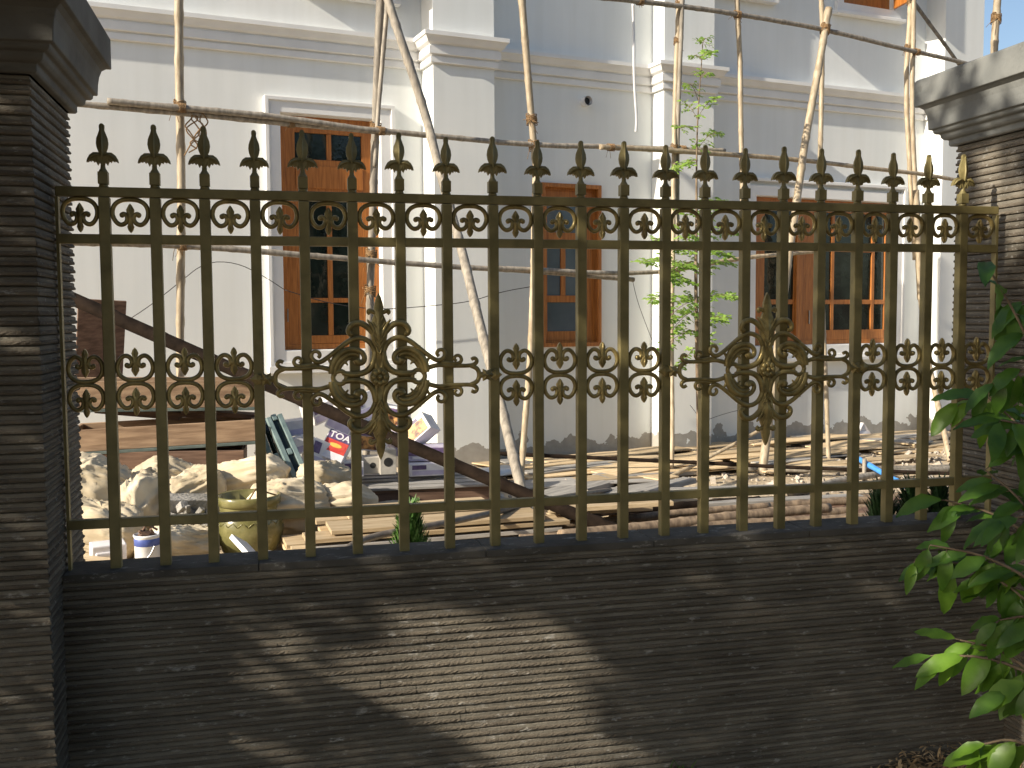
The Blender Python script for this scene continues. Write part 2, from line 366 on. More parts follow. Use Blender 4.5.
# weld fillets at the crossings are part of the bars' look: small collars
# finial
b = MB()
b.lathe([(0, 0), (.014, 0), (.0125, .005), (.0115, .009), (0, .009)], n=12)
b.box((0, 0, .0255), (.0272, .0272, .033))
b.lathe([(.0135, .0415), (.011, .047), (.0072, .053), (.0062, .066), (.008, .078)], n=12)
bl = [(.0055, .082), (.0100, .096), (.0150, .109), (.0168, .121), (.0153, .135), (.0108, .147), (.0078, .155), (.0066, .160), (.0076, .1655), (.0068, .172), (.0035, .1757)]
poly = bl + [(0, .1765)] + [(-x, z) for x, z in bl[::-1]]
b.relief(poly, (0, .120), .008, .0085)
b.relief([(.0028, .085), (.0022, .16), (0, .168), (-.0022, .16), (-.0028, .085)], (0, .12), .025, .003)
for sgn in (1, -1):
    wing = [(0, .092), (.012, .0965), (.025, .096), (.035, .0885), (.041, .078), (.0432, .0685), (.037, .0735), (.0315, .0705), (.0275, .0755), (.0225, .068), (.0185, .072), (.013, .0605), (.0085, .068), (0, .058)]
    b.relief([(sgn*x, z) for x, z in wing], (sgn*.013, .083), .014, .0035)
    b.tube([(sgn*.004, -.006, .088), (sgn*.017, -.011, .089), (sgn*.030, -.0105, .0835), (sgn*.041, -.008, .070)], [.003, .0042, .004, .0015], 6)
    b.tube([(sgn*.004, .006, .088), (sgn*.017, .011, .089), (sgn*.030, .0105, .0835), (sgn*.041, .008, .070)], [.003, .0042, .004, .0015], 6)
fin0 = None
for x in BX:
    o = put(fin0, b, 'finial', 'bronze', x+random.uniform(-.0015, .0015), ZT, sx=random.uniform(.96, 1.03), sz=random.uniform(.97, 1.03), bev=0); fin0 = fin0 or o
# C-scroll with fleur
def smooth(pts, it=2):
    pts = [Vector(p) for p in pts]
    for _ in range(it):
        q = [pts[0]]
        for a, c in zip(pts[:-1], pts[1:]): q += [a*.75+c*.25, a*.25+c*.75]
        pts = q+[pts[-1]]
    return pts
def lerp_r(rs, n):
    out = []
    for i in range(n):
        t = i/(n-1)*(len(rs)-1); k = min(int(t), len(rs)-2); out.append(rs[k]+(rs[k+1]-rs[k])*(t-k))
    return out
def strand(mb, pts, rs, fl=1.0, y=0, n=8):
    p = smooth([(x, y, z) for x, z in pts], 2); mb.tube(p, lerp_r(rs, len(p)), n, fl, axis=(0, 1, 0))
def scroll_mesh():
    b = MB()
    for sg in (1, -1):
        pts = [(0, -.005), (.024, -.0065), (.044, -.018), (.0520, -.040), (.047, -.062), (.032, -.0775), (.016, -.074), (.0085, -.062), (.011, -.049), (.019, -.0445), (.0245, -.0475)]
        strand(b, [(sg*x, z) for x, z in pts], [.0066, .0068, .0068, .0068, .0064, .0060], 1.1)
        b.ball((sg*.0235, 0, -.0488), (.0082, .0088, .0082), 8)
        b.span(sg*.054-.0025, sg*.054+.0025, -.005, .005, -.044, -.036)
    half = [(.0045, -.0215), (.0115, -.034), (.0105, -.042), (.0075, -.0475), (.013, -.053), (.0115, -.060), (.0065, -.066), (.0065, -.072), (.0098, -.083), (.006, -.093)]
    b.relief([(0, -.0165)]+half+[(0, -.0995)]+[(-x, z) for x, z in half[::-1]], (0, -.055), .010, .005)
    b.relief([(0, -.018), (.0035, -.033), (0, -.05), (-.0035, -.033)], (0, -.034), .016, .003)
    b.relief([(0, -.068), (.003, -.083), (0, -.098), (-.003, -.083)], (0, -.083), .015, .003)
    return b
b = scroll_mesh(); sc0 = None
gaps = [(-.585, BX[0])]+list(zip(BX[:-1], BX[1:]))+[(BX[-1], 2.439)]
def gapinfo(i):
    a, c = gaps[i]; a2 = a+(.004 if i == 0 else .015); c2 = c-(.004 if i == 21 else .015)
    return (a2+c2)/2, (c2-a2)/.1122
for i in range(22):
    xm, sx = gapinfo(i)
    o = put(sc0, b, 'frieze_scroll', 'bronze_gold', xm, ZT-.0275, sx=sx); sc0 = sc0 or o
ZM = 1.397
for i in list(range(4))+list(range(9, 13))+list(range(18, 22)):
    xm, sx = gapinfo(i); dz = random.uniform(-.001, .001)
    o = put(sc0, b, 'scroll', 'bronze_gold', xm, ZM+.001+dz, sx=sx)
    o = put(sc0, b, 'scroll', 'bronze_gold', xm, ZM-.001+dz, sx=sx); o.rotation_euler = (0, PI, 0)
# large medallions, proud of the bars
def medallion():
    b = MB(); k = 1/1375.
    for sx in (1, -1):
        for sz in (1, -1):
            def S(pts, rs, fl=1.1, y=0): strand(b, [(sx*x*k, sz*z*k) for x, z in pts], [r*k for r in rs], fl, y)
            S([(10, 20), (14, 70), (16, 105), (38, 148), (82, 166), (125, 150), (172, 112), (215, 78), (243, 62), (265, 70), (277, 90), (266, 110), (246, 108), (238, 92), (248, 82)], [14, 12, 11, 11, 10, 10, 9, 8, 8, 7])
            S([(16, 105), (22, 58), (48, 24), (84, 12), (130, 12), (150, 20)], [13, 14, 13, 13, 10])
            S([(196, 16), (192, 52), (172, 88), (138, 112), (100, 116), (70, 104), (58, 80), (68, 60), (88, 60), (94, 74)], [12, 14, 15, 14, 12, 11, 11, 13, 16, 15], .9, -.003)
            S([(186, 10), (178, 46), (158, 76), (128, 96), (100, 98), (82, 88)], [11, 13, 13, 12, 9, 5], .9, -.001)
            S([(170, 24), (162, 46), (146, 66), (122, 80), (106, 80)], [8, 10, 10, 8, 4], .9, .001)
            S([(152, 70), (138, 62), (128, 50)], [8, 6, 2], .9, -.002); S([(172, 44), (160, 32), (150, 18)], [7, 5, 2], .9, -.002)
            S([(196, 60), (206, 76), (222, 84)], [8, 6, 2], .9, -.003); S([(160, 100), (160, 118), (170, 128)], [8, 6, 2], .9, -.003)
            S([(185, 28), (220, 40), (250, 46), (290, 40), (340, 40), (380, 40), (402, 46), (412, 60), (400, 74), (386, 66)], [11, 10, 9, 9, 9, 9, 8, 8])
            S([(236, 46), (270, 56), (300, 50), (318, 50), (338, 52), (346, 68), (336, 84), (320, 84), (312, 70), (322, 60)], [6, 8, 8, 7, 7])
            S([(382, 40), (408, 30), (418, 14), (419, 0)], [9, 10, 10, 10])
            S([(14, 165), (38, 200), (72, 224), (106, 220), (126, 196), (120, 174), (106, 178)], [11, 13, 13, 12, 10, 9])
            S([(8, 165), (24, 205), (48, 236)], [8, 8, 3], 1.2, -.006)
            S([(10, 262), (26, 268), (38, 276), (44, 266), (36, 258)], [9, 9, 8, 6])
        b.tube([(sx*162*k+27*k*cos(a), 0, 27*k*sin(a)) for a in [2*PI*i/18 for i in range(18)]], 10*k, 8, 1.1, True, axis=(0, 1, 0))
        # end cap flower and leaf tip
        c = sx*452*k
        b.relief([(c+34*k*cos(a)*(1 if i % 2 == 0 else .6), 30*k*sin(a)*(1 if i % 2 == 0 else .6)) for i, a in enumerate([2*PI*j/12 for j in range(12)])], (c, 0), .010, .008)
        b.ball((c, -.011, 0), 9*k, 8)
        b.relief([(c+sx*z*k, x*k) for x, z in ((-14, 20), (-24, 38), (0, 66), (24, 38), (14, 20))], (c+sx*38*k, 0), .009, .004)
        b.relief([(c-sx*z*k, x*k) for x, z in ((-12, 15), (-14, 30), (0, 40), (14, 30), (12, 15))], (c-sx*25*k, 0), .010, .003)
    for sz in (1, -1):
        half = [(14, 20), (12, 70), (16, 110), (30, 148), (37, 185), (33, 222), (22, 250), (16, 262), (20, 285), (16, 305), (9, 328)]
        b.relief([(x*k, sz*z*k) for x, z in half]+[(0, sz*346*k)]+[(-x*k, sz*z*k) for x, z in half[::-1]], (0, sz*175*k), .012, .010)
        for q in range(7):
            z = 95+q*25; ww = [12, 18, 25, 28, 25, 18, 10][q]
            for sx in (1, -1): strand(b, [(0, sz*z*k), (sx*ww*.6*k, sz*(z+12)*k), (sx*ww*k, sz*(z+30)*k)], [4*k, 5*k, 2*k], 1.0, -.012+.0008*q, 6)
    b.relief([(40*k*cos(2*PI*i/20), 40*k*sin(2*PI*i/20)) for i in range(20)], (0, 0), .020, .004)
    return b
b = medallion()
k = 1/1375.
med0 = None
for i in (5, 14):
    xm = (BX[i]+BX[i+1])/2
    o = put(med0, b, 'medallion', 'bronze_gold', xm, ZM+.003, y=FY-.026); med0 = med0 or o
    r = MB()
    for q in range(8):
        a = 2*PI*q/8
        r.ball((xm+24*k*cos(a), FY-.040, ZM+.003+24*k*sin(a)), (13*k, .005, 13*k), 8)
    r.ball((xm, FY-.043, ZM+.003), (11*k, .007, 11*k), 8)
    rr = r.build('rosette', M['bronze_gold'], o)
# ------------------------------------------------------------------ house
house = thing('house', 'white painted unfinished villa with wooden windows and moulded cornice behind the fence', 'house', HO, AL)
def hb(name, mb, mat, parent=None, bev=0):     # local coordinates: x along the front, y = -outward, z up
    o = mb.build(name, M[mat], parent or house, bev=bev, world=False); return o
aB0, aB1, pB = -2.33, -1.665, .35
aD0, aD1, pD = .455, 1.13, .25
aF0, aF1, pF = 4.65, 5.33, .32
HTOP = 7.6
wins = {'A': (-3.80, -2.80, 1.25, 3.56), 'C': (-.96, -.233, 1.24, 3.02), 'E': (1.91, 4.15, 1.19, 3.01), 'UA': (-3.42, -2.72, 4.86, 6.9), 'UE': (3.22, 4.06, 5.44, 7.2), 'UE2': (1.35, 2.02, 5.44, 7.2)}
def facade():
    b = MB(); xs = sorted({-7.5, aF1}|{w[0] for w in wins.values()}|{w[1] for w in wins.values()}); zs = sorted({0., HTOP}|{w[2] for w in wins.values()}|{w[3] for w in wins.values()})
    inside = lambda x, z: any(w[0] < x < w[1] and w[2] < z < w[3] for w in wins.values())
    for x0, x1 in zip(xs[:-1], xs[1:]):
        for z0, z1 in zip(zs[:-1], zs[1:]):
            if not inside((x0+x1)/2, (z0+z1)/2): b.add([(x0, 0, z0), (x1, 0, z0), (x1, 0, z1), (x0, 0, z1)], [(0, 1, 2, 3)])
    D = .16
    for a0, a1, z0, z1 in wins.values():
        b.add([(a0, 0, z0), (a1, 0, z0), (a1, D, z0), (a0, D, z0)], [(0, 1, 2, 3)]); b.add([(a0, 0, z1), (a1, 0, z1), (a1, D, z1), (a0, D, z1)], [(3, 2, 1, 0)])
        b.add([(a0, 0, z0), (a0, 0, z1), (a0, D, z1), (a0, D, z0)], [(3, 2, 1, 0)]); b.add([(a1, 0, z0), (a1, 0, z1), (a1, D, z1), (a1, D, z0)], [(0, 1, 2, 3)])
        b.add([(a0, D, z0), (a1, D, z0), (a1, D, z1), (a0, D, z1)], [(0, 1, 2, 3)])
    # side and rear walls
    b.add([(-7.5, 0, 0), (-7.5, 0, HTOP), (-7.5, 7, HTOP), (-7.5, 7, 0)], [(0, 1, 2, 3)]); b.add([(aF1, 0, 0), (aF1, 7, 0), (aF1, 7, HTOP), (aF1, 0, HTOP)], [(0, 1, 2, 3)])
    b.add([(-7.5, 7, 0), (aF1, 7, 0), (aF1, 7, HTOP), (-7.5, 7, HTOP)], [(3, 2, 1, 0)])
    return b
hb('wall', facade(), 'paint')
b = MB(); b.span(-7.9, aF1+.5, -.7, 7.4, HTOP, HTOP+.18); hb('roof', b, 'paint')
for a0, a1, p in ((aB0, aB1, pB), (aD0, aD1, pD), (aF0, aF1, pF)):
    b = MB(); b.add([(a0, -.0005, 0), (a0, -p, 0), (a1, -p, 0), (a1, -.0005, 0), (a0, -.0005, HTOP), (a0, -p, HTOP), (a1, -p, HTOP), (a1, -.0005, HTOP)], [(0, 1, 5, 4), (1, 2, 6, 5), (2, 3, 7, 6)])
    hb('pilaster', b, 'paint')
# cornice swept round the pilasters
plan = [(-7.5, 0), (aB0, 0), (aB0, pB), (aB1, pB), (aB1, 0), (aD0, 0), (aD0, pD), (aD1, pD), (aD1, 0), (aF0, 0), (aF0, pF), (aF1, pF), (aF1, -1)]
prof = [(-.002, 4.105), (.028, 4.105), (.034, 4.112), (.034, 4.165), (.022, 4.170), (.022, 4.182), (.050, 4.186), (.056, 4.192), (.056, 4.262), (.044, 4.268), (.044, 4.282), (.062, 4.287), (.080, 4.300), (.096, 4.328), (.112, 4.350), (.124, 4.355), (.124, 4.395), (-.002, 4.405)]
b = MB(); nn = []
for i in range(len(plan)):
    ns = []
    for p, q in ((i-1, i), (i, i+1)):
        if 0 <= p and q < len(plan):
            dx, dy = plan[q][0]-plan[p][0], plan[q][1]-plan[p][1]; l = math.hypot(dx, dy); ns.append((-dy/l, dx/l))
    v = Vector(ns[0]) if len(ns) == 1 else Vector(ns[0])+Vector(ns[1]); nn.append(v)
vv = [(plan[i][0]+nn[i].x*o, -(plan[i][1]+nn[i].y*o), z) for i in range(len(plan)) for o, z in prof]; k = len(prof)
b.add(vv, [(i*k+j, (i+1)*k+j, (i+1)*k+j+1, i*k+j+1) for i in range(len(plan)-1) for j in range(k-1)])
hb('cornice', b, 'trim')

def ring(b, a0, a1, z0, z1, wd, b0, b1, wb=None):
    """rectangular frame ring, outside a0..a1, z0..z1, from outward b0 to b1 (b1 > b0)"""
    wb = wd if wb is None else wb
    O = [(a0, z0), (a1, z0), (a1, z1), (a0, z1)]; I = [(a0+wd, z0+wb), (a1-wd, z0+wb), (a1-wd, z1-wd), (a0+wd, z1-wd)]
    v = [(x, -b1, z) for x, z in O]+[(x, -b1, z) for x, z in I]+[(x, -b0, z) for x, z in O]+[(x, -b0, z) for x, z in I]
    fs = []
    for k in range(4):
        j = (k+1) % 4
        fs += [(k, j, 4+j, 4+k), (k, 8+k, 8+j, j), (4+k, 4+j, 12+j, 12+k), (8+j, 8+k, 12+k, 12+j)]
    b.add(v, fs)
def window(key, solids, panes, glass='glass', trim=None, fw_=.055, label=None):
    a0, a1, z0, z1 = wins[key]
    b = MB(); ring(b, a0+.001, a1-.001, z0+.001, z1-.001, fw_, -.12, -.05)
    for i, (x0, x1, y0, y1) in enumerate(solids): b.span(x0, x1, .056+.0015*(i % 4), .10, y0, y1)
    o = hb('window', b, 'timber', bev=.004)
    for x0, x1, y0, y1 in panes:
        p = MB(); tl = random.Random(x0*31+y0*17); p.box(((x0+x1)/2, .080, (y0+y1)/2), (x1-x0+.016, .006, y1-y0+.016), Matrix.Rotation(tl.uniform(-.02, .02), 3, 'Z') @ Matrix.Rotation(tl.uniform(-.015, .015), 3, 'X')); hb('pane', p, glass, o)
    return o
# left ground-floor window
a0, a1, z0, z1 = wins['A']
wA = window('A', [(a0+.056, -3.645, z0+.056, z1-.056), (-2.965, a1-.056, z0+.056, z1-.056), (-3.644, -2.966, 3.405, z1-.056), (-3.324, -3.276, 3.146, 3.404), (-3.644, -2.966, 2.76, 3.145),
        (-3.644, -3.535, z0+.057, 2.759), (-3.02, -2.966, z0+.057, 2.759), (-3.534, -3.021, z0+.057, 1.39), (-3.335, -3.285, 1.391, 2.758), (-3.534, -3.336, 1.722, 1.768), (-3.284, -3.021, 1.722, 1.768)],
       [(-3.644, -3.325, 3.146, 3.404), (-3.275, -2.967, 3.146, 3.404), (-3.534, -3.336, 1.391, 1.721), (-3.284, -3.021, 1.391, 1.721), (-3.534, -3.336, 1.769, 2.758), (-3.284, -3.021, 1.769, 2.758)])
b = MB(); b.span(a0+.07, a1-.07, .049, .0545, 2.80, 2.815); b.span(a0+.16, a1-.16, .045, .0545, 2.86, 3.08); hb('transom_panel', b, 'timber', wA, bev=.004)
b = MB(); b.span(-3.755, -3.745, .038, .050, 1.53, 1.66); hb('hinge', b, 'metal', wA)
b = MB(); ring(b, -3.93, -2.67, 1.12, 3.69, .125, -.002, .055); ring(b, -3.955, -2.645, 1.095, 3.715, .04, -.002, .075); b.span(-3.97, -2.63, -.09, -.0, 1.02, 1.094); hb('window_trim', b, 'trim', bev=.006)
# middle window
a0, a1, z0, z1 = wins['C']
wC = window('C', [(a0+.056, -.865, z0+.056, z1-.056), (-.44, a1-.056, z0+.056, z1-.056), (-.864, -.441, 2.86, z1-.056), (-.864, -.441, 2.38, 2.50), (-.864, -.441, z0+.056, 1.40), (-.693, -.635, 1.80, 2.379), (-.864, -.441, 1.725, 1.80)],
       [(-.864, -.441, 2.501, 2.859), (-.864, -.694, 1.801, 2.379), (-.634, -.441, 1.801, 2.379), (-.864, -.441, 1.401, 1.724)], 'glass_sky')
b = MB(); ring(b, a0-.012, a1+.012, z0-.012, z1+.012, .045, -.002, .03); hb('window_casing', b, 'timber', wC, bev=.004)
# right window, left leaf and two fixed panes
a0, a1, z0, z1 = wins['E']
EX = .045
wE = window('E', [(a0+.056, 2.12, z0+.056, z1-.056), (2.58, 2.76, z0+.056, z1-.056), (2.761, 2.89, z0+.056, z1-.056), (4.075, a1-.056, z0+.056, z1-.056), (2.121, 2.579, 2.86, z1-.056), (2.121, 2.579, z0+.056, 1.37), (2.121, 2.579, 1.70, 1.76),
        (2.891, 4.074, 2.86, z1-.056), (2.891, 4.074, z0+.056, 1.37), (2.891, 3.175, 1.70, 1.757), (3.225, 3.85, 1.70, 1.757), (3.90, 4.074, 1.70, 1.757), (3.176, 3.224, 1.371, 2.859), (3.851, 3.899, 1.371, 2.859), (2.121, 2.579, 2.37, 2.43), (2.891, 3.175, 2.37, 2.43), (3.225, 3.85, 2.37, 2.43)],
       [(2.121, 2.579, 1.371, 1.699), (2.121, 2.579, 1.761, 2.369), (2.121, 2.579, 2.431, 2.859), (2.891, 3.175, 1.371, 1.699), (3.225, 3.85, 1.371, 1.699), (3.90, 4.074, 1.371, 1.699), (2.891, 3.175, 1.758, 2.369), (3.225, 3.85, 1.758, 2.369), (3.90, 4.074, 1.758, 2.859), (2.891, 3.175, 2.431, 2.859), (3.225, 3.85, 2.431, 2.859)])
b = MB(); b.span(2.59, 2.68, .02, .0545, z0+.06, z1-.06); hb('meeting_post', b, 'timber', wE, bev=.004)
b = MB(); b.span(2.812, 2.822, .035, .054, 1.45, 1.62); hb('hinge', b, 'metal', wE)
b = MB(); ring(b, 1.78, 4.28, 1.06, 3.135, .125, -.002, .055); ring(b, 1.755, 4.305, 1.035, 3.225, .04, -.002, .075); b.span(1.72, 4.34, -.12, 0, .985, 1.034); hb('window_trim', b, 'trim', bev=.006)
# upper windows
for key in ('UA', 'UE', 'UE2'):
    a0, a1, z0, z1 = wins[key]
    wd = window(key, [(a0+.056, a0+.14, z0+.056, z1-.056), (a1-.14, a1-.056, z0+.056, z1-.056), (a0+.141, a1-.141, z0+.056, z0+.16), (a0+.141, a1-.141, z1-.16, z1-.056), ((a0+a1)/2-.025, (a0+a1)/2+.025, z0+.161, z1-.161)],
           [(a0+.141, (a0+a1)/2-.026, z0+.161, z1-.161), ((a0+a1)/2+.026, a1-.141, z0+.161, z1-.161)])
    b = MB(); ring(b, a0-.11, a1+.11, z0-.10, z1+.11, .108, -.002, .05)
    b.span(a0-.15, a1+.15, -.10, 0, z0-.145, z0-.102); hb('window_trim', b, 'trim', bev=.006)
    for hx, ang in (((a0+.02, 80), (a1-.02, 84)) if key == 'UA' else ((a1-.02, 78),) if key == 'UE' else ((a1-.02, 70),)):
        lf = MB(); Lw = (a1-a0)*.5; sg = 1
        Mx = Matrix.Rotation(-math.radians(ang), 3, 'Z')
        if hx > (a0+a1)/2: Mx = Matrix.Rotation(math.radians(ang), 3, 'Z') @ Matrix.Rotation(PI, 3, 'Z')
        for (u0, u1, w0, w1) in ((0, .09, z0+.02, z1-.05), (Lw-.09, Lw, z0+.02, z1-.05), (.09, Lw-.09, z0+.02, z0+.13), (.09, Lw-.09, z1-.16, z1-.05)):
            c = Mx @ Vector(((u0+u1)/2, 0, 0)); lf.box((hx+c.x, -.062+c.y, (w0+w1)/2), (u1-u0, .04, w1-w0), Mx)
        lo = hb('open_casement', lf, 'timber', bev=.003)
        g = MB(); c = Mx @ Vector((Lw/2, 0, 0)); g.box((hx+c.x, -.062+c.y, (z0+z1)/2), (Lw-.17, .006, z1-z0-.25), Mx); hb('pane', g, 'glass', lo)
# vent pipe
b = MB(); c = onp = HB(584, 102, 0)
la = (c-HO).dot(HD)
b.tube([(la-.0, .05, c.z), (la, -.10, c.z-.004)], .052, 16, cap=False); b.tube([(la, .02, c.z), (la, -.10, c.z-.004)], .045, 16, cap=False)
pv = hb('vent_pipe', b, 'white_plastic')
b = MB(); b.tube([(la, -.045, c.z), (la, -.05, c.z)], .044, 16); hb('pipe_shade_disc', b, 'black', pv)  # black disc stands in for the shade inside the pipe

# ------------------------------------------------------------------ bamboo scaffold
def wobble(pts, n, amp, seed):
    P = smooth(pts, 1) if len(pts) > 2 else [Vector(p) for p in pts]
    L = [0.]
    for a, c in zip(P[:-1], P[1:]): L.append(L[-1]+(c-a).length)
    out = []
    for i in range(n+1):
        s = L[-1]*i/n; k = 0
        while k < len(L)-2 and L[k+1] < s: k += 1
        t = (s-L[k])/max(1e-6, L[k+1]-L[k]); p = P[k].lerp(P[k+1], t)
        p = p+Vector((noise.noise(Vector((s*.8, seed, 0))), noise.noise(Vector((s*.8, seed, 7))), noise.noise(Vector((s*.8, seed, 13)))))*amp
        out.append(p)
    return out
def pole(name, label, pts, r, mat='bamboo', ties=(), group='bamboo scaffold poles', taper=.85, amp=.012, cat='pole', tie_r=None):
    seed = sum(map(ord, label)) % 97
    L = sum((Vector(a)-Vector(c)).length for a, c in zip(pts[:-1], pts[1:])); n = max(6, int(L/.04))
    p = wobble(pts, n, amp, seed); rs = []
    nxt = .25
    for i in range(n+1):
        s = L*i/n; rr = r*(1+(taper-1)*i/n)*(1+.05*noise.noise(Vector((s*2, seed, 3))))
        if abs(((s+.1*seed) % .36)-.18) < .021: rr *= 1.13
        rs.append(rr)
    b = MB(); b.tube(p, rs, 10)
    if ties:
        t = thing(name, label, cat, p[-1] if p[-1].z < p[0].z else p[0], group=group); b.build('cane', M[mat], t)
        for tp in ties:
            tp = Vector(tp); i = min(range(n+1), key=lambda i: (p[i]-tp).length); c = p[i]; d = (p[min(i+1, n)]-p[max(i-1, 0)]).normalized()
            q = MB(); u = d.orthogonal().normalized(); v = d.cross(u); R = (tie_r or r)*1.28
            for kk in range(2):
                tilt = [.7, -.7][kk]; pp = []
                for j in range(40):
                    a = 2*PI*j/10; pp.append(c+(u*cos(a)+v*sin(a))*R*(1+.06*random.random())+d*((j/39-.5)*r*1.6+sin(a+kk)*r*tilt))
                q.tube(pp, r*.13, 5)
            for j in range(4):
                e = c+Vector((random.uniform(-1, 1), random.uniform(-1, 1), random.uniform(-1.6, .4)))*r*2.6
                q.tube([c+u*R*.9, (c+e)/2+u*R*.9, e+u*R*.5], r*.07, 4)
            q.build('rope_lashing', M['rope'], t)
        return t
    o = b.build(name, M[mat]); return tag(o, label, cat, group)
Z = Vector((0, 0, 1))
def down(p0, p1, z=0.):  # continue the line p0->p1 down to height z
    d = p1-p0; return p0+d*((z-p0.z)/d.z)
def upto(p0, p1, ext): return p1+(p1-p0).normalized()*ext
p0, p1 = HB(180, 0, 1.2), HB(181, 395, 1.15)
pole('bamboo_pole', 'straight pale bamboo upright at far left, left of the tall window', [p0+Z*1.5, p0, down(p0, p1)], .037, ties=[HB(180, 107, 1.2), HB(180, 245, 1.2)])
p0, p1 = HB(381, 0, 1.2), HB(366, 490, 1.19)
pole('bamboo_pole', 'grey bamboo upright crossing the right edge of the tall window', [upto(p1, p0, 1.4), p0, HB(372, 210, 1.2), p1], .038, 'bamboo_grey', ties=[HB(378, 128, 1.2), HB(373, 257, 1.2), HB(371, 290, 1.2)])
p0, p1 = HB(387, 5, 1.28), HB(378, 125, 1.28)
pole('bamboo_pole', 'dark short bamboo length spliced alongside the window edge upright', [upto(p1, p0, 1.0), p0, p1+(p1-p0)*.35], .022, 'bamboo_grey')
p0, p1 = HB(388, 0, 1.35), G(537, 547)
pole('bamboo_pole', 'leaning bamboo brace from the top of the window upright down to the lumber pile', [upto(p1, p0, 1.0), p0, HB(440, 165, 1.55), p1], .040, 'bamboo_grey', taper=1.0, amp=.02)
p0, p1 = HB(522, 0, 1.3), HB(537, 180, 1.3)
pole('bamboo_pole', 'bamboo upright ending behind the finials between the plain pilaster and the vent pipe', [upto(p1, p0, 1.2), p0, HB(528, 80, 1.3), p1], .038, ties=[HB(532, 120, 1.3), HB(536, 147, 1.3)])
p0, p1 = HB(537, 150, 1.36), G(521, 481)
pole('bamboo_pole', 'slim pale bamboo leaning left below the middle window, foot on the yard', [p0, HB(533, 310, 1.36), p1], .034)
p0 = HB(679, 0, 1.25); p1 = G(671, 476)
pole('bamboo_pole', 'pale bamboo upright in front of the second pilaster, left of its pair', [p0+(p0-HB(674, 120, 1.25)).normalized()*1.2, p0, HB(674, 120, 1.25), p1], .027, ties=[HB(679, 4, 1.25), HB(676, 40, 1.25), HB(672, 150, 1.3)])
pole('bamboo_pole', 'browner bamboo upright in front of the second pilaster, right of its pair', [HB(683, -60, 1.3), HB(682, 10, 1.3), HB(678, 120, 1.3), HB(677, 250, 1.35)], .024, 'bamboo_grey')
p0 = HB(737, 0, 1.2); p1 = G(746, 470)
pole('bamboo_pole', 'thin bamboo upright between second pilaster and right window', [HB(736, -60, 1.2), p0, HB(741, 80, 1.2), p1], .028, ties=[HB(738, 14, 1.2)])
p0 = HB(826, 22, 1.3); p1 = G(762, 475)
pole('bamboo_pole', 'thick pale bamboo brace slanting down leftward across the right window', [HB(829, 8, 1.3), p0, HB(797, 190, 1.5), p1], .038, ties=[HB(825, 30, 1.3)], taper=1.15)
p0 = HB(821, -10, 1.2); p1 = G(829, 462)
pole('bamboo_pole', 'thin wavy bamboo upright standing in front of the right window panes', [HB(816, -70, 1.2), p0, HB(823, 40, 1.2), HB(819, 200, 1.3), p1], .028)
pole('bamboo_pole', 'bowed bamboo upright near the right house corner, left of its pair', [HB(911, -60, 1.2), HB(911, 0, 1.2), HB(905, 90, 1.2), HB(911, 190, 1.2), HB(915, 260, 1.2)], .028, ties=[HB(911, 3, 1.2), HB(907, 48, 1.2)])
pole('bamboo_pole', 'straight bamboo upright near the right house corner, right of its pair', [HB(916, -60, 1.25), HB(914, 0, 1.25), HB(912, 100, 1.25), HB(916, 210, 1.25), HB(919, 300, 1.25)], .028)
pole('bamboo_pole', 'bamboo prop slanting to the ground beside the right stone pillar', [HB(916, 190, 1.3), HB(922, 330, 1.3), G(950, 462)], .034)
pole('bamboo_pole', 'bamboo pole rising against the sky beyond the right pillar cap', [HB(1000, -40, .9), HB(993, 60, .9), HB(985, 400, .9)], .045, ties=[HB(996, 20, .9)])
pole('bamboo_pole', 'thin diagonal bamboo stay running down to the right pillar cap', [HB(905, -10, 1.25), HB(962, 68, 1.1), HB(985, 102, 1.0)], .022, 'bamboo_grey')
pole('bamboo_pole', 'upper horizontal bamboo ledger crossing the top right of the house', [HB(560, -6, 1.3), HB(640, 1, 1.3), HB(740, 14, 1.3), HB(825, 30, 1.3), HB(940, 57, 1.3), HB(980, 67, 1.3)], .027, 'bamboo_grey', ties=[HB(640, 2, 1.3), HB(916, 50, 1.3), HB(738, 14, 1.3)])
pole('bamboo_pole', 'lower left bamboo ledger, darker and under its pair, above the finials', [HB(60, 102, 1.28), HB(180, 113, 1.28), HB(300, 125, 1.28), HB(390, 133, 1.28)], .025, 'bamboo_grey', ties=[HB(290, 122, 1.28)])
pole('bamboo_pole', 'long lower bamboo ledger with a sawn end near the left pillar, above the finials', [HB(107, 101, 1.32), HB(180, 108, 1.32), HB(300, 119, 1.32), HB(380, 131, 1.32), HB(540, 146, 1.32), HB(620, 147, 1.32), HB(725, 151, 1.32)], .027, 'bamboo_grey', ties=[HB(182, 109, 1.32), HB(380, 131, 1.32), HB(682, 149, 1.32)])
pole('bamboo_pole', 'thin bamboo ledger above the finials running to the right house corner', [HB(600, 147, 1.36), HB(690, 152, 1.36), HB(785, 158, 1.36), HB(905, 172, 1.36), HB(955, 180, 1.36)], .026, ties=[HB(822, 162, 1.36), HB(612, 147, 1.36)])
pole('bamboo_pole', 'dark bamboo rail seen between the bars across the tall window', [HB(60, 242, 1.26), HB(205, 247, 1.26), HB(300, 254, 1.26), HB(430, 266, 1.26), HB(540, 271, 1.26), HB(634, 280, 1.26)], .027, 'bamboo_grey', ties=[HB(180, 246, 1.26)])
pole('bamboo_pole', 'second thin rail spliced onto the dark rail, ending at the sapling', [HB(490, 268, 1.32), HB(600, 274, 1.32), HB(680, 271, 1.32)], .024, 'bamboo_grey')
pole('bamboo_pole', 'short bamboo rail rising from the sapling to the right window', [HB(660, 273, 1.4), HB(740, 258, 1.3), HB(815, 251, 1.3)], .024)
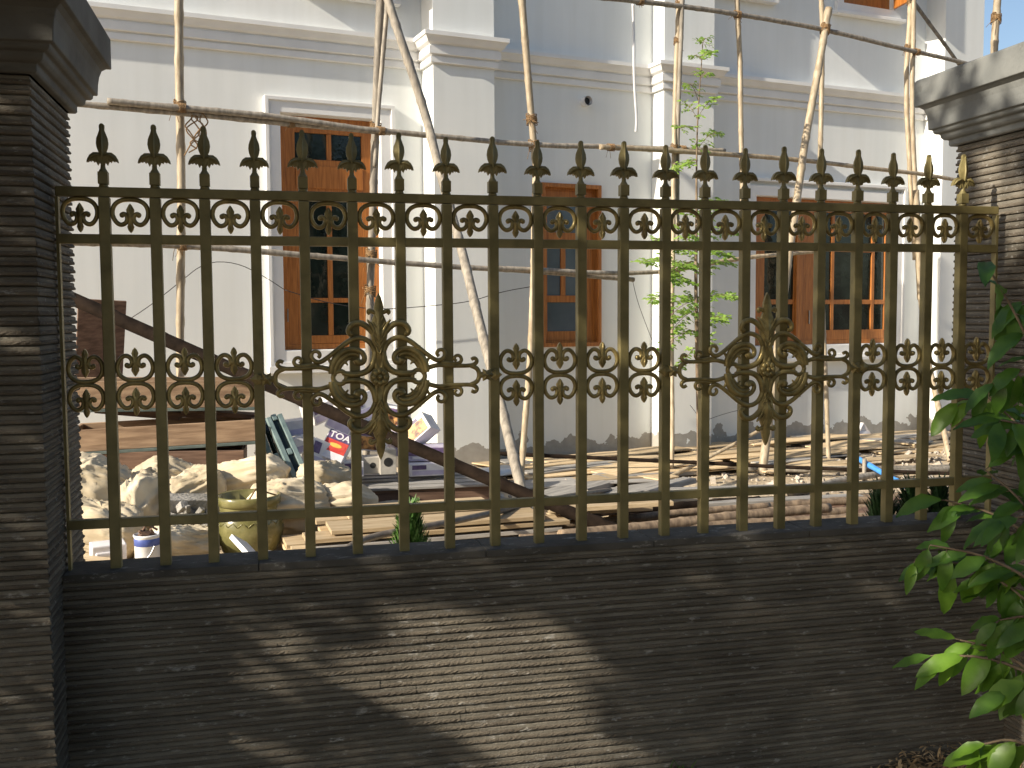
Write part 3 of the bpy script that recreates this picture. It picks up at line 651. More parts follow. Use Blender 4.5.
# dark log
pole('log', 'long dark brown log slanting down across the debris behind the fence', [YP(30, 280, 7.5), YP(300, 399, 6.9), YP(520, 493, 6.35), YP(710, 566, 5.85)], .048, 'log', group=None, taper=.85, cat='log', amp=.006)

# hanging things
b = MB(); pts = [HB(633, 4, 1.24)+Vector((0, 0, 0))]
pts = [HB(633+dx, y, 1.22) for dx, y in ((0, 4), (1, 40), (1, 80), (4, 120), (3, 132))]
b.tube(smooth(pts), .014, 6, .25); tag(b.build('plastic_strap', M['white_plastic']), 'white plastic strap hanging from the upper bamboo ledger', 'strap')
b = MB()
for j in range(6):
    x = 195+random.uniform(-6, 9); pts = [HB(x, 112, 1.3)]
    for q in range(1, 7): pts.append(HB(x+6*sin(q*1.7+j)+random.uniform(-3, 3), 112+q*random.uniform(5, 7.5), 1.3))
    b.tube(smooth(pts), .006, 5)
tag(b.build('rope_tangle', M['rope']), 'tangle of coir rope dangling from the left ledger behind a finial', 'rope')
def wire(label, pts, b_, r=.004, mat='black'):
    p = smooth([HB(x, y, b_) for x, y in pts], 2); q = MB(); q.tube(p, r, 5); tag(q.build('wire', M[mat]), label, 'wire')
wire('thin grey wire sagging across the wall left of the tall window', [(122, 324), (150, 306), (180, 282), (205, 262), (235, 262), (262, 275), (285, 290)], .25)
wire('thin dark wire strung from the tall window to the plain pilaster', [(285, 290), (330, 304), (380, 310), (430, 306), (470, 302), (500, 292), (535, 286)], .45, .0045)
wire('loose black wire hanging from the rail left of the sapling', [(632, 278), (637, 300), (645, 322), (652, 340)], 1.2, .003)
wire('thin black wire slanting below the first medallion side', [(690, 405), (697, 414), (702, 424), (706, 420), (730, 412), (750, 408)], .3, .003)
# ------------------------------------------------------------------ debris in the yard
def rotM(rz=0, ry=0, rx=0): return Matrix.Rotation(rz, 3, 'Z') @ Matrix.Rotation(ry, 3, 'Y') @ Matrix.Rotation(rx, 3, 'X')
def orient(rz=0, ry=0, rx=0, c=(0, 0, 0)): return Matrix.Translation(Vector(c)) @ rotM(rz, ry, rx).to_4x4()

def sack(c, dims, rz, ry, label, seed, group='cement sacks heaped behind the fence'):
    n, mm = 44, 76; vs = []; fs = []
    rsk = random.Random(seed*11)
    pl = [(Vector((rsk.gauss(0, 1), rsk.gauss(0, 1), rsk.gauss(0, 1))).normalized(), rsk.uniform(.62, .95)) for _ in range(30)]
    for i in range(n+1):
        th = PI*i/n
        for k in range(mm):
            a = 2*PI*k/mm
            sp = lambda v, e: math.copysign(abs(v)**e, v)
            x = sp(sin(th), .75)*sp(cos(a), .6); y = sp(sin(th), .75)*sp(sin(a), .6); z = sp(cos(th), .8)
            p = Vector((x, y, z)); q = p*1.7+Vector((seed*3.1, seed*1.7, 0))
            q2 = Vector((q.x*.9, q.y*2.6, q.z*2.6))+Vector((noise.noise(q*.7), 0, 0))*1.2
            rid = 1-abs(noise.noise(q2)); rid2 = 1-abs(noise.noise(Vector((q.x*2.4+q.z, q.y*1.3, q.z*4.2))))
            rid3 = 1-abs(noise.noise(Vector((q.x*4.2-q.z*2, q.y*6+q.x, q.z*6.5))))
            pw = p+Vector((noise.noise(q*2), noise.noise(q*2+Vector((9, 0, 0))), noise.noise(q*2+Vector((0, 9, 0)))))*.10
            fac = min([1.08]+[o_/max(1e-4, n_.dot(pw)) for n_, o_ in pl if n_.dot(pw) > .05])
            d = .30+.72*fac+.16*noise.noise(q*.75)+.13*(rid**4-.32)+.045*(rid2**6-.2)+.012*(rid3**4-.25)
            pinch = 1-.45*max(0, abs(x)-.72)/.28
            vs.append(Vector((p.x*dims[0]/2*(1+.08*noise.noise(q)), p.y*dims[1]/2*d*pinch, p.z*dims[2]/2*d*pinch)))
    for i in range(n):
        for k in range(mm): fs.append((i*mm+k, (i+1)*mm+k, (i+1)*mm+(k+1) % mm, i*mm+(k+1) % mm))
    R = rotM(rz, ry); zc = min((R @ v).z for v in vs)
    b = MB(); b.add([R @ v+Vector(c) for v in vs], fs, True)
    return tag(b.build('sack', M['sack']), label, 'sack', group)
gsk = 'cement sacks heaped behind the fence'
def at(x, y, Y): return YP(x, y, Y)
sack(at(100, 488, 7.2), (.62, .44, .42), .5, .5, 'crumpled beige sack at the top of the heap beside the left pillar', 1)
sack(at(98, 530, 6.9), (.62, .46, .46), -.3, .2, 'beige sack at the foot of the heap beside the left pillar', 2)
sack(at(142, 509, 7.3), (.62, .50, .58), 1.2, -.5, 'tall bulging beige sack between first and second bars', 3)
sack(at(176, 484, 7.5), (.60, .42, .36), .2, .45, 'beige sack with a torn mouth under the stacked boards', 4)
sack(at(236, 482, 7.5), (.80, .50, .36), -.25, -.2, 'wide draped beige sack top right of the heap above the jar', 5)
sack(at(190, 492, 7.3), (.52, .45, .34), .4, -.4, 'small beige sack wedged in the middle of the heap', 6)
sack(at(182, 542, 6.6), (.50, .34, .26), .6, .2, 'low crumpled paper sack right of the paint bucket', 8)
sack(at(290, 506, 7.0), (.62, .5, .42), .3, .1, 'pale rounded sack right of the green jar', 9)
sack(at(336, 505, 7.1), (.58, .44, .34), -.2, -.1, 'pale sack with a red printed line beside the lumber stack', 10)
sack(at(325, 478, 7.4), (.44, .34, .26), .7, .4, 'small twisted pale sack on top of two rounded sacks', 11)
sack(at(255, 530, 7.3), (.7, .5, .5), 0, 0, 'shaded sack lying behind the green jar', 12)
sack(at(385, 516, 7.6), (.7, .4, .22), .1, 0, 'flattened white sack lying behind the little cypress', 13)
# broken masonry lump
b = MB()
for i in range(60):
    c = at(192+random.uniform(-22, 24), 520+random.uniform(-14, 12), 6.95+random.uniform(-.1, .1)); s_ = random.uniform(.02, .055)
    b.box(c, (s_*1.3, s_, s_), rotM(random.random()*3, random.random()*3, random.random()))
c = at(190, 503, 7.05); b.box(c, (.34, .22, .10), rotM(.3, .1, .1)); b.box(at(190, 520, 7.1), (.30, .24, .16), rotM(.1, 0, .1))
tag(b.build('masonry_chunk', M['concrete'], bev=.006), 'grey broken masonry chunk with crumbling edge above the paper sack', 'masonry')
# paint bucket
c = at(148, 568, 6.35)
t = thing('paint_bucket', 'white paint bucket with blue band and wire handle at the foot of the sacks', 'bucket', c)
b = MB(); b.lathe([(0, 0), (.068, 0), (.073, .012), (.075, .195), (.080, .20), (.080, .21), (.075, .212), (.072, .18), (.0, .18)], c, 28); b.build('body', M['tin'], t)
b = MB(); b.lathe([(.0752, .145), (.0760, .146), (.0762, .188), (.0755, .189)], c, 28); b.build('blue_band', M['blue'], t)
b = MB(); b.tube(smooth([c+Vector((.05, -.07, .15)), c+Vector((.03, -.084, .10)), c+Vector((-.025, -.086, .05)), c+Vector((-.04, -.078, .02))]), .005, 6); b.build('handle', M['metal'], t)
b = MB()
for i in range(22): b.box(c+Vector((random.uniform(-.04, .04), random.uniform(-.04, .04), (.195)+random.uniform(0, .03))), (.045, .02, .015), rotM(random.random()*3, random.random(), random.random()))
b.tube([c+Vector((-.05, 0, .19)), c+Vector((.0, 0, .27)), c+Vector((.06, .01, .23))], .008, 5)
b.build('scraps', M['plank_brown'], t)
# glazed jar
c = at(250, 560, 6.75); c.z = max(c.z, 0)
t = thing('jar', 'big olive green glazed water jar with a wide rim between third and fifth bars', 'jar', c)
b = MB(); b.lathe([(0, 0), (0.1144, 0), (0.1760, .05), (0.2156, .13), (0.2244, .2), (0.2068, .275), (0.1804, .315), (0.1866, .325), (0.1866, .345), (0.1901, .355), (0.2077, .36), (0.2094, .41), (0.2006, .418), (0.1892, .41), (0.1760, .33), (0, .30)], c, 36)
b.build('body', M['jar'], t)
b = MB()
for i in range(20):
    a = 2*PI*i/20; b.tube([c+Vector((0.2169*cos(a), 0.2169*sin(a), .235)), c+Vector((0.2108*cos(a+.16), 0.2108*sin(a+.16), .262)), c+Vector((0.2169*cos(a+.31), 0.2169*sin(a+.31), .235))], .0035, 5)
b.build('relief_band', M['jar'], t)
b = MB(); b.tube([c+Vector((.18, 0, .40)), c+Vector((.05, -.13, .47)), c+Vector((.0, -.205, .40))], .006, 5); b.build('carrying_cord', M['rope'], t)
# stack of brown boards / formwork trays on the heap
def tray(px, py, Y, L, Wd, Hh, rz, ry, label, mat='plank'):
    c = at(px, py, Y); Mx = orient(rz, ry, 0, c); b = MB()
    def bx(cc, sz): b.box(Mx @ Vector(cc), sz, Mx.to_3x3())
    bx((0, -Wd/2, 0), (L, .03, Hh)); bx((0, Wd/2, 0), (L, .03, Hh)); bx((-L/2+.014, 0, 0), (.028, Wd-.031, Hh-.006)); bx((L/2-.014, 0, 0), (.028, Wd-.031, Hh-.006)); bx((0, 0, -Hh/2+.012), (L-.06, Wd-.031, .02))
    t = thing('formwork_tray', label, 'tray', c, group='wooden formwork trays on the sacks')
    b.build('boards', M['tray' if mat == 'plank' else mat], t, bev=.004)
    b = MB(); bb = MB()
    b.box(Mx @ Vector((0, -Wd/2-.002, -Hh/2-.012)), (L+.01, .06, .022), Mx.to_3x3()); b.build('edge_strip', M['tray_edge'], t, bev=.003); return t
tray(165, 392, 8.0, 1.36, .5, .20, .06, .02, 'topmost brown wooden tray stacked on the sacks, gap under it')
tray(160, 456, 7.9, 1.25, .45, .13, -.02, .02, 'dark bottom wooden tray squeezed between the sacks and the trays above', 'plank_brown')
tray(167, 432, 7.95, 1.30, .5, .16, .02, -.03, 'lower brown wooden tray resting directly on the sacks')
b = MB(); c = at(172, 408, 8.05)
for k_ in range(3): b.box(at(140+k_*40, 413, 8.05), (.6, .3, .03), rotM(.1*k_, .12, 0))
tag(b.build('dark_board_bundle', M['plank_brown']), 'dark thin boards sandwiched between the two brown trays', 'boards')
# leaning panel, far left
b = MB(); c = at(100, 352, 8.6); b.box(c, (.36, .03, .85), rotM(.3, .05, .18)); tag(b.build('leaning_panel', M['plank_brown'], bev=.004), 'dark brown panel leaning on the wall behind the log, far left', 'panel')
# old window sashes, teal
for i, (x0, y0, x1, y1, Y, lb) in enumerate(((268, 418, 300, 490, 7.8, 'grey teal old window sash leaning steeply, in front of its pair'), (258, 422, 284, 495, 7.95, 'pale teal old window sash leaning behind the steep one'))):
    p, q = at(x0, y0, Y), at(x1, y1, Y-.25); d = (q-p); L = d.length; d.normalize(); side = Vector((.9, .35, .25)); side = (side-d*side.dot(d)).normalized(); nrm = d.cross(side)
    t = thing('window_sash', lb, 'window sash', q, group='old teal window sashes on the heap'); b = MB(); R = Matrix((side, nrm, d)).transposed()
    wdt = .09
    for sx in (0, wdt): b.box(p+d*L/2+side*sx, (.038, .035, L), R)
    for u in (.02, .5, .98): b.box(p+d*L*u+side*wdt/2, (wdt-.052, .03, .05), R)
    b.build('frame', M['teal'], t, bev=.004)
    g = MB(); g.box(p+d*L/2+side*wdt/2, (wdt-.05, .006, L-.06), R); g.build('pane', M['glass'], t)
# paint cartons
FONT = None
def text_mesh(body, size, mat, parent, Mw, name='lettering'):
    cu = bpy.data.curves.new('txt', 'FONT'); cu.body = body; cu.size = size; cu.extrude = .0012; cu.align_x = 'CENTER'; cu.align_y = 'CENTER'; cu.offset = .002
    o = bpy.data.objects.new('txt', cu); COL.objects.link(o); dg = bpy.context.evaluated_depsgraph_get(); dg.update()
    me = bpy.data.meshes.new_from_object(o.evaluated_get(dg)); bpy.data.objects.remove(o)
    me.transform(parent.matrix_basis.inverted() @ Mw); me.materials.clear(); me.materials.append(mat); me.name = name
    ob = bpy.data.objects.new(name, me); COL.objects.link(ob); ob.parent = parent; return ob
def carton(px, py, Y, dims, rz, ry, rx, label, style):
    c = at(px, py, Y); Mx = orient(rz, ry, rx, c); R = Mx.to_3x3(); t = thing('paint_carton', label, 'carton', c, group='paint cartons heaped against the house wall')
    b = MB(); b.box(c, dims, R); b.build('box', M['white_card' if style in ('toa', 'pic', 'white') else 'grey_card' if style == 'grey' else 'lav'], t, bev=.004)
    w_, d_, h_ = dims; fy = -d_/2
    def plate(x0, x1, z0, z1, mat, nm, lift=.0015):
        q = MB(); q.box(Mx @ Vector(((x0+x1)/2, fy-lift, (z0+z1)/2)), (x1-x0, .002, z1-z0), R); q.build(nm, M[mat], t)
    def oval(cx, cz, rx_, rz_, mat, nm, lift=.004):
        q = MB(); n = 24; pts = [Mx @ Vector((cx+rx_*cos(2*PI*i/n), fy-lift, cz+rz_*sin(2*PI*i/n))) for i in range(n)]
        pts2 = [Mx @ Vector((cx+rx_*cos(2*PI*i/n), fy-lift+.0015, cz+rz_*sin(2*PI*i/n))) for i in range(n)]
        q.add(pts+pts2, [tuple(range(n))]+[(i, n+i, n+(i+1) % n, (i+1) % n) for i in range(n)]); q.build(nm, M[mat], t)
    if style == 'toa':
        plate(-w_*.46, w_*.46, h_*.16, h_*.47, 'dark_card', 'label_band'); plate(-w_*.46, w_*.46, -h_*.25, h_*.155, 'red', 'label_field')
        oval(0, -h_*.02, w_*.40, h_*.16, 'red', 'label_oval'); oval(0, -h_*.02, w_*.25, h_*.07, 'yellow', 'label_flash', .006)
        Mw = Mx @ Matrix.Translation(Vector((0, fy-.004, h_*.31))) @ Matrix.Rotation(PI/2, 4, 'X'); text_mesh('TOA', h_*.30, M['white_card'], t, Mw)
    elif style == 'pic':
        plate(-w_*.40, w_*.40, -h_*.42, h_*.25, 'orange_pic', 'picture'); plate(-w_*.40, w_*.2, h_*.28, h_*.42, 'dark_card', 'label_band')
    elif style == 'lav':
        plate(-w_*.44, w_*.44, -h_*.12, h_*.40, 'dark_card', 'label_band'); plate(-w_*.30, w_*.1, -h_*.36, -h_*.18, 'white_card', 'label_strip')
    elif style == 'grey':
        oval(0, 0, h_*.18, h_*.18, 'black', 'knock_out', .002)
    else:
        plate(-w_*.44, w_*.44, -h_*.40, -h_*.05, 'lav', 'label_band'); plate(-w_*.44, -w_*.1, h_*.05, h_*.4, 'dark_card', 'label_strip')
    return t
cs = [(335, 450, 7.95, (.20, .14, .27), -.25, .38, -.75, 'white carton with red oval label and dark TOA lettering band, tilted face up', 'toa'),
 (421, 430, 8.3, (.24, .16, .17), -.5, -.7, -.35, 'tilted white carton printed with an orange picture, top right of the heap', 'pic'),
 (425, 452, 8.2, (.36, .22, .12), -.1, 0, 0, 'lavender carton lying flat under the picture carton', 'lav'),
 (428, 468, 8.1, (.34, .2, .10), .05, 0, 0, 'white carton at the bottom right of the heap on the pallet', 'white'),
 (288, 428, 8.2, (.26, .2, .12), .1, -.1, 0, 'white carton top left of the heap beside the teal sashes', 'white'),
 (295, 446, 8.0, (.28, .2, .13), .2, -.25, -.1, 'white and lavender carton left of the red labelled one', 'white'),
 (316, 458, 7.9, (.18, .16, .26), .3, .45, -.3, 'white and lavender carton standing askew behind the pale sacks', 'white'),
 (345, 422, 8.4, (.24, .16, .2), -.6, .4, -.2, 'white carton behind the log above the red labelled one', 'white'),
 (362, 408, 8.6, (.20, .16, .24), .4, -.3, -.2, 'dark striped white carton at the very top of the heap', 'white'),
 (322, 410, 8.7, (.30, .2, .16), .5, -.3, 0, 'white and lavender carton high on the heap behind the log', 'white'),
 (372, 440, 8.35, (.28, .2, .16), -.2, .1, 0, 'picture printed carton in the shade behind the medallion tip', 'pic'),
 (372, 464, 8.0, (.22, .16, .13), 0, 0, 0, 'small grey carton behind the bamboo foot', 'grey'),
 (352, 468, 7.95, (.16, .16, .12), .1, 0, 0, 'plain white carton left of the bamboo foot', 'white'),
 (387, 461, 7.95, (.13, .13, .20), .05, 0, 0, 'tan carton with one round black hole right of the bamboo foot', 'grey'),
 (405, 440, 8.5, (.26, .2, .24), .3, 0, 0, 'large lavender carton standing behind the picture carton', 'lav'),
 (272, 480, 7.6, (.15, .1, .16), .5, -.6, -.3, 'small picture carton tipped over below the teal sashes', 'pic'),
 (300, 474, 7.8, (.3, .2, .15), .2, .3, 0, 'grey carton half buried between sashes and sacks', 'grey'),
 (340, 475, 8.2, (.3, .2, .2), .2, 0, 0, 'shaded grey carton at the base of the heap', 'grey'),
 (395, 418, 8.7, (.24, .2, .22), -.3, .2, 0, 'picture printed carton behind the medallion, left of the picture carton', 'pic')]
for a in cs: carton(*a)
# pallet
c = at(415, 484, 8.1); t = thing('pallet', 'dark brown timber pallet under the paint cartons', 'pallet', c, -.02); b = MB()
for i in range(5): b.box(c+Vector((0, -.35+.17*i, .035)), (1.1, .11, .02), rotM(random.uniform(-.02, .02)))
b.build('deck_boards', M['plank_grey'], t, bev=.003)
b = MB()
for y in (-.36, 0, .36): b.box(c+Vector((0, y, -.035)), (1.08, .05, .115))
b.build('bearers', M['plank_brown'], t, bev=.003)
# lumber stack of pale boards parallel to the fence
gl = 'pale boards in the lumber stack behind the first medallion'
lumL = 'long pale sawn board lying in the lumber stack under the first medallion'
def board(p, q, wd, th, mat, label, group, name='plank', roll=0, cat='plank', bow=0):
    p = Vector(p); q = Vector(q); d = q-p; L = d.length; d.normalize(); side = d.cross(Z).normalized(); nrm = side.cross(d)
    if roll: side, nrm = side*cos(roll)+nrm*sin(roll), nrm*cos(roll)-side*sin(roll)
    R = Matrix((d, side, nrm)).transposed(); b = MB(); n = 6; vs = []; fs = []
    for i in range(n+1):
        u = (i/n-.5)*L; bz = bow*(1-(2*i/n-1)**2); e = random.uniform(-.003, .003)
        for sy, sz in ((-1, -1), (1, -1), (1, 1), (-1, 1)): vs.append(R @ Vector((u, sy*(wd/2+e), sz*th/2+bz)))
    for i in range(n):
        for k in range(4): fs.append((i*4+k, i*4+(k+1) % 4, i*4+4+(k+1) % 4, i*4+4+k))
    fs += [(0, 1, 2, 3)[::-1], tuple(n*4+k for k in range(4))]
    c = (p+q)/2; b.add(vs, fs)
    me_o = b.build(name, M[mat], origin=Vector((0, 0, 0)), bev=.003)
    # local frame: lie along local x so the grain follows the board
    me = me_o.data; Ri = R.to_4x4().inverted(); me.transform(Ri); me_o.matrix_basis = Matrix.Translation(c) @ R.to_4x4()
    return tag(me_o, label, cat, group)
for i in range(7):
    for k_ in range(2):
        Y = 6.15+.42*k_+random.uniform(-.06, .06); zz = .03+.042*i+.02*k_
        x0 = -.12+random.uniform(-.1, .15)+.05*i+.1*k_; x1 = 1.72+random.uniform(-.25, .1)
        if k_ == 1: x1 -= .2
        board((x0, Y, zz+random.uniform(-.004, .004)), (x1, Y+.12+random.uniform(-.05, .05), zz), random.uniform(.2, .34), .026, 'plank' if random.random() > .12 else 'plank_grey', lumL, gl)
for i, (a, q_, wd) in enumerate((((1.72, 6.35, .30), (2.55, 6.25, .33), .22), ((1.75, 6.55, .25), (2.5, 6.6, .24), .3), ((1.8, 6.2, .12), (2.9, 6.4, .1), .2), ((1.6, 6.9, .06), (2.7, 7.0, .05), .3))):
    board(a, q_, wd, .028, 'plank', 'short pale board end right of the lumber stack', 'short boards right of the lumber stack')
# boards laid over the yard in front of the house
gb = 'tan boards scattered over the sunlit yard'
for i in range(62):
    a_ = random.uniform(-1.9, 4.7); b_ = random.uniform(.25, 2.1); L = random.uniform(.8, 2.0); th = random.gauss(0, .09)+(.0 if random.random() < .88 else 1.2)
    c = HW(a_, b_, .010+.008*(i % 7)+random.uniform(0, .006)); d = (HD*cos(th)+HN*sin(th))*L/2; dz = Vector((0, 0, random.uniform(-.018, .03)))
    board(c-d-dz*.3, c+d+dz, random.uniform(.16, .42), random.uniform(.010, .018), 'plank' if random.random() < .85 else 'plank_grey', 'thin tan board lying loose on the sunlit yard before the house', gb, bow=random.uniform(0, .02))
# grey slabs, mid yard
gs = 'grey boards lying in the middle of the yard'
for (x0, y0, x1, y1, wd, z_) in ((548, 512, 690, 480, .14, .10), (560, 500, 675, 484, .22, .06), (640, 492, 900, 484, .10, .10), (700, 505, 860, 497, .12, .08), (520, 505, 600, 482, .3, .03), (600, 478, 690, 470, .3, .04)):
    board(G(x0, y0, z_), G(x1, y1, z_), wd, .045, 'plank_grey', 'weathered grey board lying in the middle of the yard behind the bars', gs)
for (x0, y0, x1, y1, wd, z_, mt_) in ((752, 552, 900, 500, .12, .16, 'plank_brown'), (775, 556, 900, 516, .16, .13, 'plank_grey'), (800, 560, 905, 530, .14, .11, 'plank_grey'), (720, 545, 850, 502, .13, .10, 'plank_brown'), (575, 556, 690, 543, .16, .12, 'plank_grey'), (655, 552, 765, 528, .12, .12, 'plank_grey')):
    board(G(x0, y0, z_), G(x1, y1, z_), wd, .03, mt_, 'plank slanting up to the right just behind the wall, near the dark cypresses', 'planks slanting just behind the wall')
# poles lying on the ground
gp = 'bamboo poles lying in the yard behind the second medallion'
lp_ = 'bamboo pole lying flat in the jumble below the second medallion'
for i, (x0, y0, x1, y1, z_, r, mt_) in enumerate(((500, 531, 770, 506, .16, .030, 'bamboo_brown'), (520, 540, 880, 517, .20, .036, 'bamboo_brown'), (560, 536, 830, 508, .24, .040, 'bamboo_brown'), (590, 548, 850, 528, .16, .034, 'bamboo_brown'), (480, 549, 700, 526, .12, .026, 'bamboo_brown'),
    (640, 540, 940, 512, .16, .040, 'bamboo_brown'), (610, 520, 900, 498, .14, .034, 'bamboo_brown'), (690, 530, 960, 500, .10, .038, 'bamboo_brown'), (730, 540, 870, 516, .13, .030, 'log'), (540, 520, 760, 500, .08, .035, 'log'), (500, 517, 640, 505, .08, .028, 'bamboo_brown'), (570, 552, 720, 540, .10, .04, 'bamboo_brown'), (450, 545, 620, 530, .10, .03, 'bamboo_brown'), (700, 514, 960, 492, .07, .034, 'bamboo_brown'), (520, 526, 730, 516, .05, .03, 'log'), (690, 548, 790, 520, .12, .035, 'bamboo_brown'))):
    pole('fallen_pole', lp_, [G(x0, y0, z_), G((x0+x1)/2, (y0+y1)/2-2, z_), G(x1, y1, z_)], r, mt_, group=gp, amp=.02, cat='pole')
pole('fallen_pole', 'long thin dark rod lying across the whole yard from mid to right', [G(490, 453, .25), G(620, 459, .18), G(760, 466, .12), G(960, 474, .06)], .020, 'log', group=None, cat='rod')
pole('fallen_pole', 'thin pale stick propped diagonally left of the thick bamboo brace', [G(668, 478, .02), G(720, 452, .2), YP(764, 428, 9.3)], .020, 'bamboo', group=None, cat='stick')
pole('fallen_pole', 'dark bamboo lying in front of the right window, near the brace foot', [G(740, 468, .05), G(830, 470, .08), G(960, 467, .05)], .034, 'bamboo_grey', group=None)
pole('fallen_pole', 'grey bamboo slanting up to the blue pipe on the right', [G(790, 494, .03), G(850, 476, .07), G(960, 468, .04)], .032, 'bamboo_grey', group=None)
pole('blue_pipe', 'bright blue plastic pipe sloping down behind the right bars', [G(852, 455, .22), G(893, 479, .08), G(905, 486, .03)], .026, 'blue_pipe', group=None, amp=0, taper=1, cat='pipe')
pole('stub_post', 'short grey stub standing under the blue pipe', [G(864, 482, 0)+Z*.22, G(864, 482, 0)], .02, 'bamboo_grey', group=None, amp=0, cat='post')
b = MB(); b.tube(smooth([G(336, 561, .3), G(348, 547, .33), G(372, 536, .35), G(430, 526, .37), G(480, 516, .36), G(560, 497, .2), G(610, 490, .08)], 2), .021, 8); tag(b.build('hose', M['hose']), 'grey flexible hose curving over the lumber stack', 'hose')
# white sheet, scraps, mud
b = MB(); c = G(478, 470, .16); n = 22; b.add([c]+[c+Vector((.34*cos(2*PI*i/n)*(1+.1*random.random()), .26*sin(2*PI*i/n), .02*sin(i))) for i in range(n)]+[c+Vector((.33*cos(2*PI*i/n), .25*sin(2*PI*i/n), -.03)) for i in range(n)], [(0, 1+i, 1+(i+1) % n) for i in range(n)]+[(1+i, 1+n+i, 1+n+(i+1) % n, 1+(i+1) % n) for i in range(n)], True)
tag(b.build('plastic_sheet', M['white_plastic']), 'round white plastic sheet lying before the plain pilaster', 'sheet')
b = MB(); c = HB(863, 436, .12); b.add([c+HD*-.13, c+HD*.13, c+Z*.17+HD*.01, c+HD*-.13+HN*.04, c+HD*.13+HN*.04, c+Z*.17+HD*.01+HN*-.06], [(0, 1, 2), (3, 5, 4), (0, 3, 4, 1), (1, 4, 5, 2), (0, 2, 5, 3)])
tag(b.build('tile_offcut', M['white_card']), 'small white triangular tile offcut leaning under the right window', 'tile')
b = MB()
for (x, y, sx_, sy_, sz_, sd_) in ((430, 502, .75, .3, .13, 1), (475, 505, .5, .25, .10, 2), (385, 506, .5, .22, .09, 3)):
    c = G(x, y+6, 0); n1, n2 = 30, 16; vs = []; fs = []
    for i in range(n2+1):
        r_ = i/n2
        for k_ in range(n1):
            a = 2*PI*k_/n1; q = Vector((cos(a)*r_*sx_, sin(a)*r_*sy_, 0)); h = sz_*(1-r_**2)*(1+.9*noise.noise(q*7+Vector((sd_, 0, 0)))); vs.append(c+q+Vector((0, 0, h-.005)))
    for i in range(n2):
        for k_ in range(n1): fs.append((i*n1+k_, i*n1+(k_+1) % n1, (i+1)*n1+(k_+1) % n1, (i+1)*n1+k_))
    b.add(vs, fs, True)
tag(b.build('mortar_heap', M['concrete']), 'low heap of grey mortar in front of the pallet', 'mortar heap', kind='stuff')
# rubble
b = MB()
for i in range(1500):
    a_ = random.uniform(-4.5, 5.2); b_ = abs(random.gauss(0, 2.4))+.1
    if b_ > 5.2: continue
    if i > 900: a_ = random.uniform(0, 5); b_ = random.uniform(1.6, 3.8)
    s_ = random.uniform(.006, .026) if random.random() < .85 else random.uniform(.03, .05)
    b.box(HW(a_, b_, s_*.4), (s_*random.uniform(.8, 1.8), s_*random.uniform(.8, 1.5), s_), rotM(random.random()*3, random.random()*2, random.random()*2))
tag(b.build('rubble', M['rubble'], origin=Vector((0, 0, 0))), 'small stones and chips strewn over the yard', 'rubble', kind='stuff')
# odds and ends at the foot of the sacks
b = MB(); c = at(108, 552, 6.45); b.box(c, (.20, .12, .12), rotM(.3, 0, .1)); b.box(c+Vector((.01, -.065, 0)), (.14, .02, .03), rotM(.3)); tag(b.build('plaster_block', M['white_card'], bev=.008), 'chipped white plaster block beside the left pillar foot', 'block')
board(at(238, 540, 6.3), at(262, 566, 5.9), .12, .03, 'white_plastic', 'white and blue edged offcut leaning on the green jar', None, roll=.6)
board(at(262, 553, 6.2), at(300, 560, 6.2), .10, .03, 'plank_grey', 'grey offcut lying in front of the green jar', None)
board(at(80, 560, 6.3), at(135, 566, 6.2), .14, .03, 'plank', 'pale offcut lying beside the paint bucket', None)

# ------------------------------------------------------------------ plants
def leaf(mb, p, d, nrm, L, Wd, curl=.3, fold=.25, mi=0, n=6):
    d = Vector(d).normalized(); nrm = Vector(nrm); nrm = (nrm-d*nrm.dot(d)).normalized(); side = d.cross(nrm)
    vs = []; fs = []; pos = Vector(p); ang = 0
    tw = random.uniform(-.5, .5)
    for i in range(n+1):
        t = i/n; w_ = Wd/2*(sin(PI*min(1, t*.93+.035))**.85)*(1-.25*t) if 0 < i < n else .001
        s2 = side*cos(tw*t)+nrm*sin(tw*t)
        wav = .06*Wd*sin(i*2.3+tw*9)
        vs += [pos-s2*w_+nrm*(w_*fold+wav), pos, pos+s2*w_+nrm*(w_*fold-wav)]
        a = curl*(t+.2); dd = d*cos(a)-nrm*sin(a); pos = pos+dd*(L/n)
    for i in range(n): fs += [(i*3, i*3+1, i*3+4, i*3+3), (i*3+1, i*3+2, i*3+5, i*3+4)]
    mb.add(vs, fs, True, mi)
    return pos
